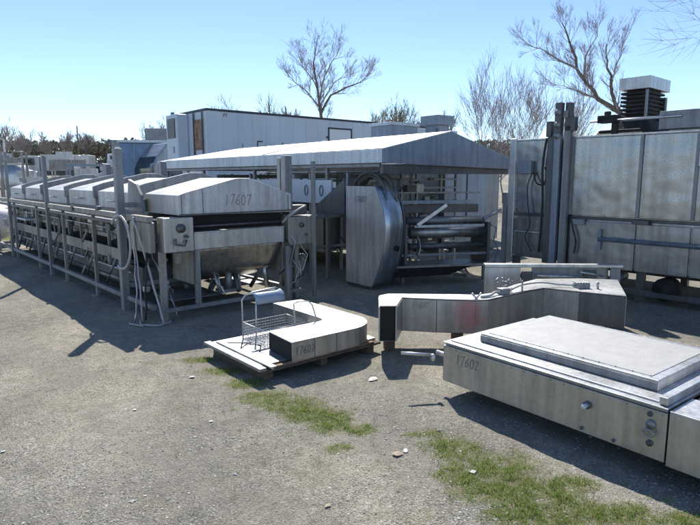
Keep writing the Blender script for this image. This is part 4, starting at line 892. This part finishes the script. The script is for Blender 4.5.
tree('bare_tree','tall bare tree with a rounded open crown rising above the trailer roof',-2.2,45,12,3,.50,levels=6,tw=1.9,up=.12,tl=.82,limbs=[
 (.17,[(0,0),(0,3),(-.05,6.27),(-.12,7.63),(-.41,9.12),(-.55,10.44),(-.47,11.4)]),(.10,[(-.04,6.6),(.66,7.9),(1.89,8.45),(2.97,8.82),(3.5,9.3)]),
 (.08,[(-.11,7.7),(.21,9.4),(.83,10.5),(1.21,11.0)]),(.07,[(-.10,7.2),(.97,8.9),(2.05,9.9)]),(.08,[(-.1,7.0),(-1.11,8.3),(-2.02,9.0),(-2.55,9.5)]),(.06,[(-.34,8.6),(-1.17,9.8),(-1.62,10.6)])])
tree('bare_tree','big bare tree leaning far to the left behind the large oven stack',14.5,28,11,9,.48,levels=6,tw=1.2,up=.10,tl=.56,limbs=[
 (.15,[(0,0),(-.3,2.6),(-1.39,4.71),(-2.5,5.5),(-3.11,6.1),(-3.69,6.88),(-3.97,7.7),(-4.3,8.5),(-4.5,8.9)]),(.10,[(-1.3,4.6),(-1.89,5.69),(-1.9,6.56),(-1.96,7.39),(-1.93,8.2)]),
 (.06,[(-3.3,6.35),(-3.3,7.4),(-2.95,8.0),(-2.8,8.6)]),(.06,[(-3.68,6.84),(-4.22,7.11),(-4.67,7.39),(-5.35,7.84),(-5.8,7.95)]),(.05,[(-2.5,5.5),(-3.19,5.78),(-3.78,6.06),(-4.46,6.24)]),(.04,[(-1.92,6.7),(-1.59,7.5),(-1.44,8.0)])])
for i, (x, y, h, lb) in enumerate([(7.2,30,7.4,'leftmost bushy bare tree in the thicket left of the oven stack'),(8.6,31,8.4,'tallest reddish bare tree in the thicket left of the oven stack'),(9.9,31.5,7.0,'third bare tree in the thicket, above the oven junction box'),(11.2,33,8.2,'rear bare tree of the thicket, close to the leaning tree'),(15.0,33,4.2,'low bare tree right of the oven stack')]):
    tree('bare_sapling', lb, x, y, h, 20+i, .38, (0,0), 5, .24, .06, group='thin bare trees in the thicket', tw=1.7, multi=2)
tree('bare_tree','bare tree whose outer branches hang into the top right corner',15.5,20,9.6,31,.66,(-.14,0),6,.36,.15,tw=1.2)
for i, (x, y, h, b, lb) in enumerate([(-12.6,60,10.6,0,'small bare tree above the trailer front corner'),(-14.6,62,10.2,0,'small bare tree left of the trailer front corner'),(-6.2,50,9.2,1,'low olive-tinted bare tree left of the rounded bare tree'),(-4.0,48,8.2,1,'low olive-tinted bare tree beneath the rounded bare tree crown'),(4.9,55,9.4,1,'yellow-tinted budding tree above the canopy roof slope'),(7.0,56,8.8,1,'yellow-tinted budding tree left of the roof vent'),(9.0,52,8.0,1,'budding tree right of the roof vent'),(1.6,52,8.4,1,'budding tree right of the rounded bare tree'),(-19.6,60,8.8,0,'faint bare tree above the blue storage box'),(-38,62,8.0,0,'bare tree at the left picture edge')]):
    tree('bare_tree', lb, x, y, h, 50+i, .46, (0,0), 5, .22, .11, bool(b), tw=5, multi=2)
for i, (x, y, h) in enumerate([(-60,108,11),(-56,110,11.5),(-51,112,11),(-64,112,9.5),(-47,115,9.5),(-42,118,9.5)]):
    tree('bare_tree', ['broad bare tree above the far treeline, first from the left','broad bare tree above the far treeline, second from the left','broad bare tree above the far treeline, in the middle of the row','thin bare tree standing just above the far left treeline','thin bare tree near the pole on the far treeline','last bare tree on the far treeline before the grey cabinet'][i], x, y, h, 80+i, .5, (0,0), 5, .22, .16, False, 'bare trees on the far treeline', tw=8, multi=2)
m = MB(); m.tube([(0,0,0),(0,0,6.8)], [.16,.11], 8); up = m.build('utility_pole', M['bark']); up.location = (-50,106,gh(-50,106)); tag(up, 'wooden utility pole standing in the far treeline', 'pole')
# far wood: dense band of brush
rw_ = random.Random(77); m = MB()
for _ in range(30000):
    x = rw_.uniform(-130, 40); y = rw_.uniform(112,124); top = 4.6 + .8*noise.noise(Vector((x*.08,0,0))) + .8*noise.noise(Vector((x*.4,1,0)))
    z = rw_.random()**.9*top; s = rw_.uniform(.15,.45); a = rw_.uniform(0,6.28); b = rw_.uniform(-.8,.8)
    u = Vector((cos(a),sin(a),b)).normalized()*s; v = Vector((-sin(a)*.5, cos(a)*.5, 1)).normalized()*s*.8
    c = Vector((x,y,z+gh(x,y))); m.add([c-u-v, c+u-v*.3, c+u*.4+v, c-u*.8+v*.5], [(0,1,2,3)])
tag(m.build('far_wood', island('brush', [(0,(.16,.145,.12)),(.5,(.26,.22,.17)),(.8,(.20,.24,.12)),(1,(.38,.33,.26))], .9), fix=False), 'dark brown and green brushy woods along the horizon at left', 'woods', kind='stuff')

# ------------------------------------------------------------------ litter
def scrap(x, y, s, mat, label, seed, nm='paper_scrap', cat='litter'):
    q = random.Random(seed); m = MB(); n = 7
    ring = [(s*q.uniform(.6,1.1)*cos(i/n*6.28), s*q.uniform(.4,.8)*sin(i/n*6.28), q.uniform(.002,.25*s)) for i in range(n)]
    m.add(ring+[(0,0,s*.3)], [(i,(i+1)%n,n) for i in range(n)]); o = m.build(nm, M[mat], solid=.002); o.location = (x,y,gh(x,y)+.004); o.rotation_euler = (0,0,q.random()*6); tag(o, label, cat)
scrap(.73,3.14,.028,'white','crumpled white scrap lying in the front grass patch',1); scrap(.30,3.37,.040,'card','torn brown scrap at the edge of the front grass patch',2,'cardboard_scrap'); scrap(.36,3.42,.03,'paper','pale torn scrap just behind the brown scrap',9)
scrap(-1.39,4.77,.030,'white','small white scrap left of the first grass strip',3); scrap(-1.63,4.06,.020,'paper','small pale scrap alone on the open gravel',4); scrap(.20,4.72,.055,'paper','flat pale scrap between the pallet and the open duct end',5)
scrap(-.12,2.80,.022,'card','brown leaf-like scrap at the bottom middle of the picture',6,'dry_leaf'); scrap(-2.23,3.41,.018,'white','tiny white scrap at the left edge of the gravel',7); scrap(-1.0,3.85,.02,'white','tiny white scrap in the middle of the gravel',8)
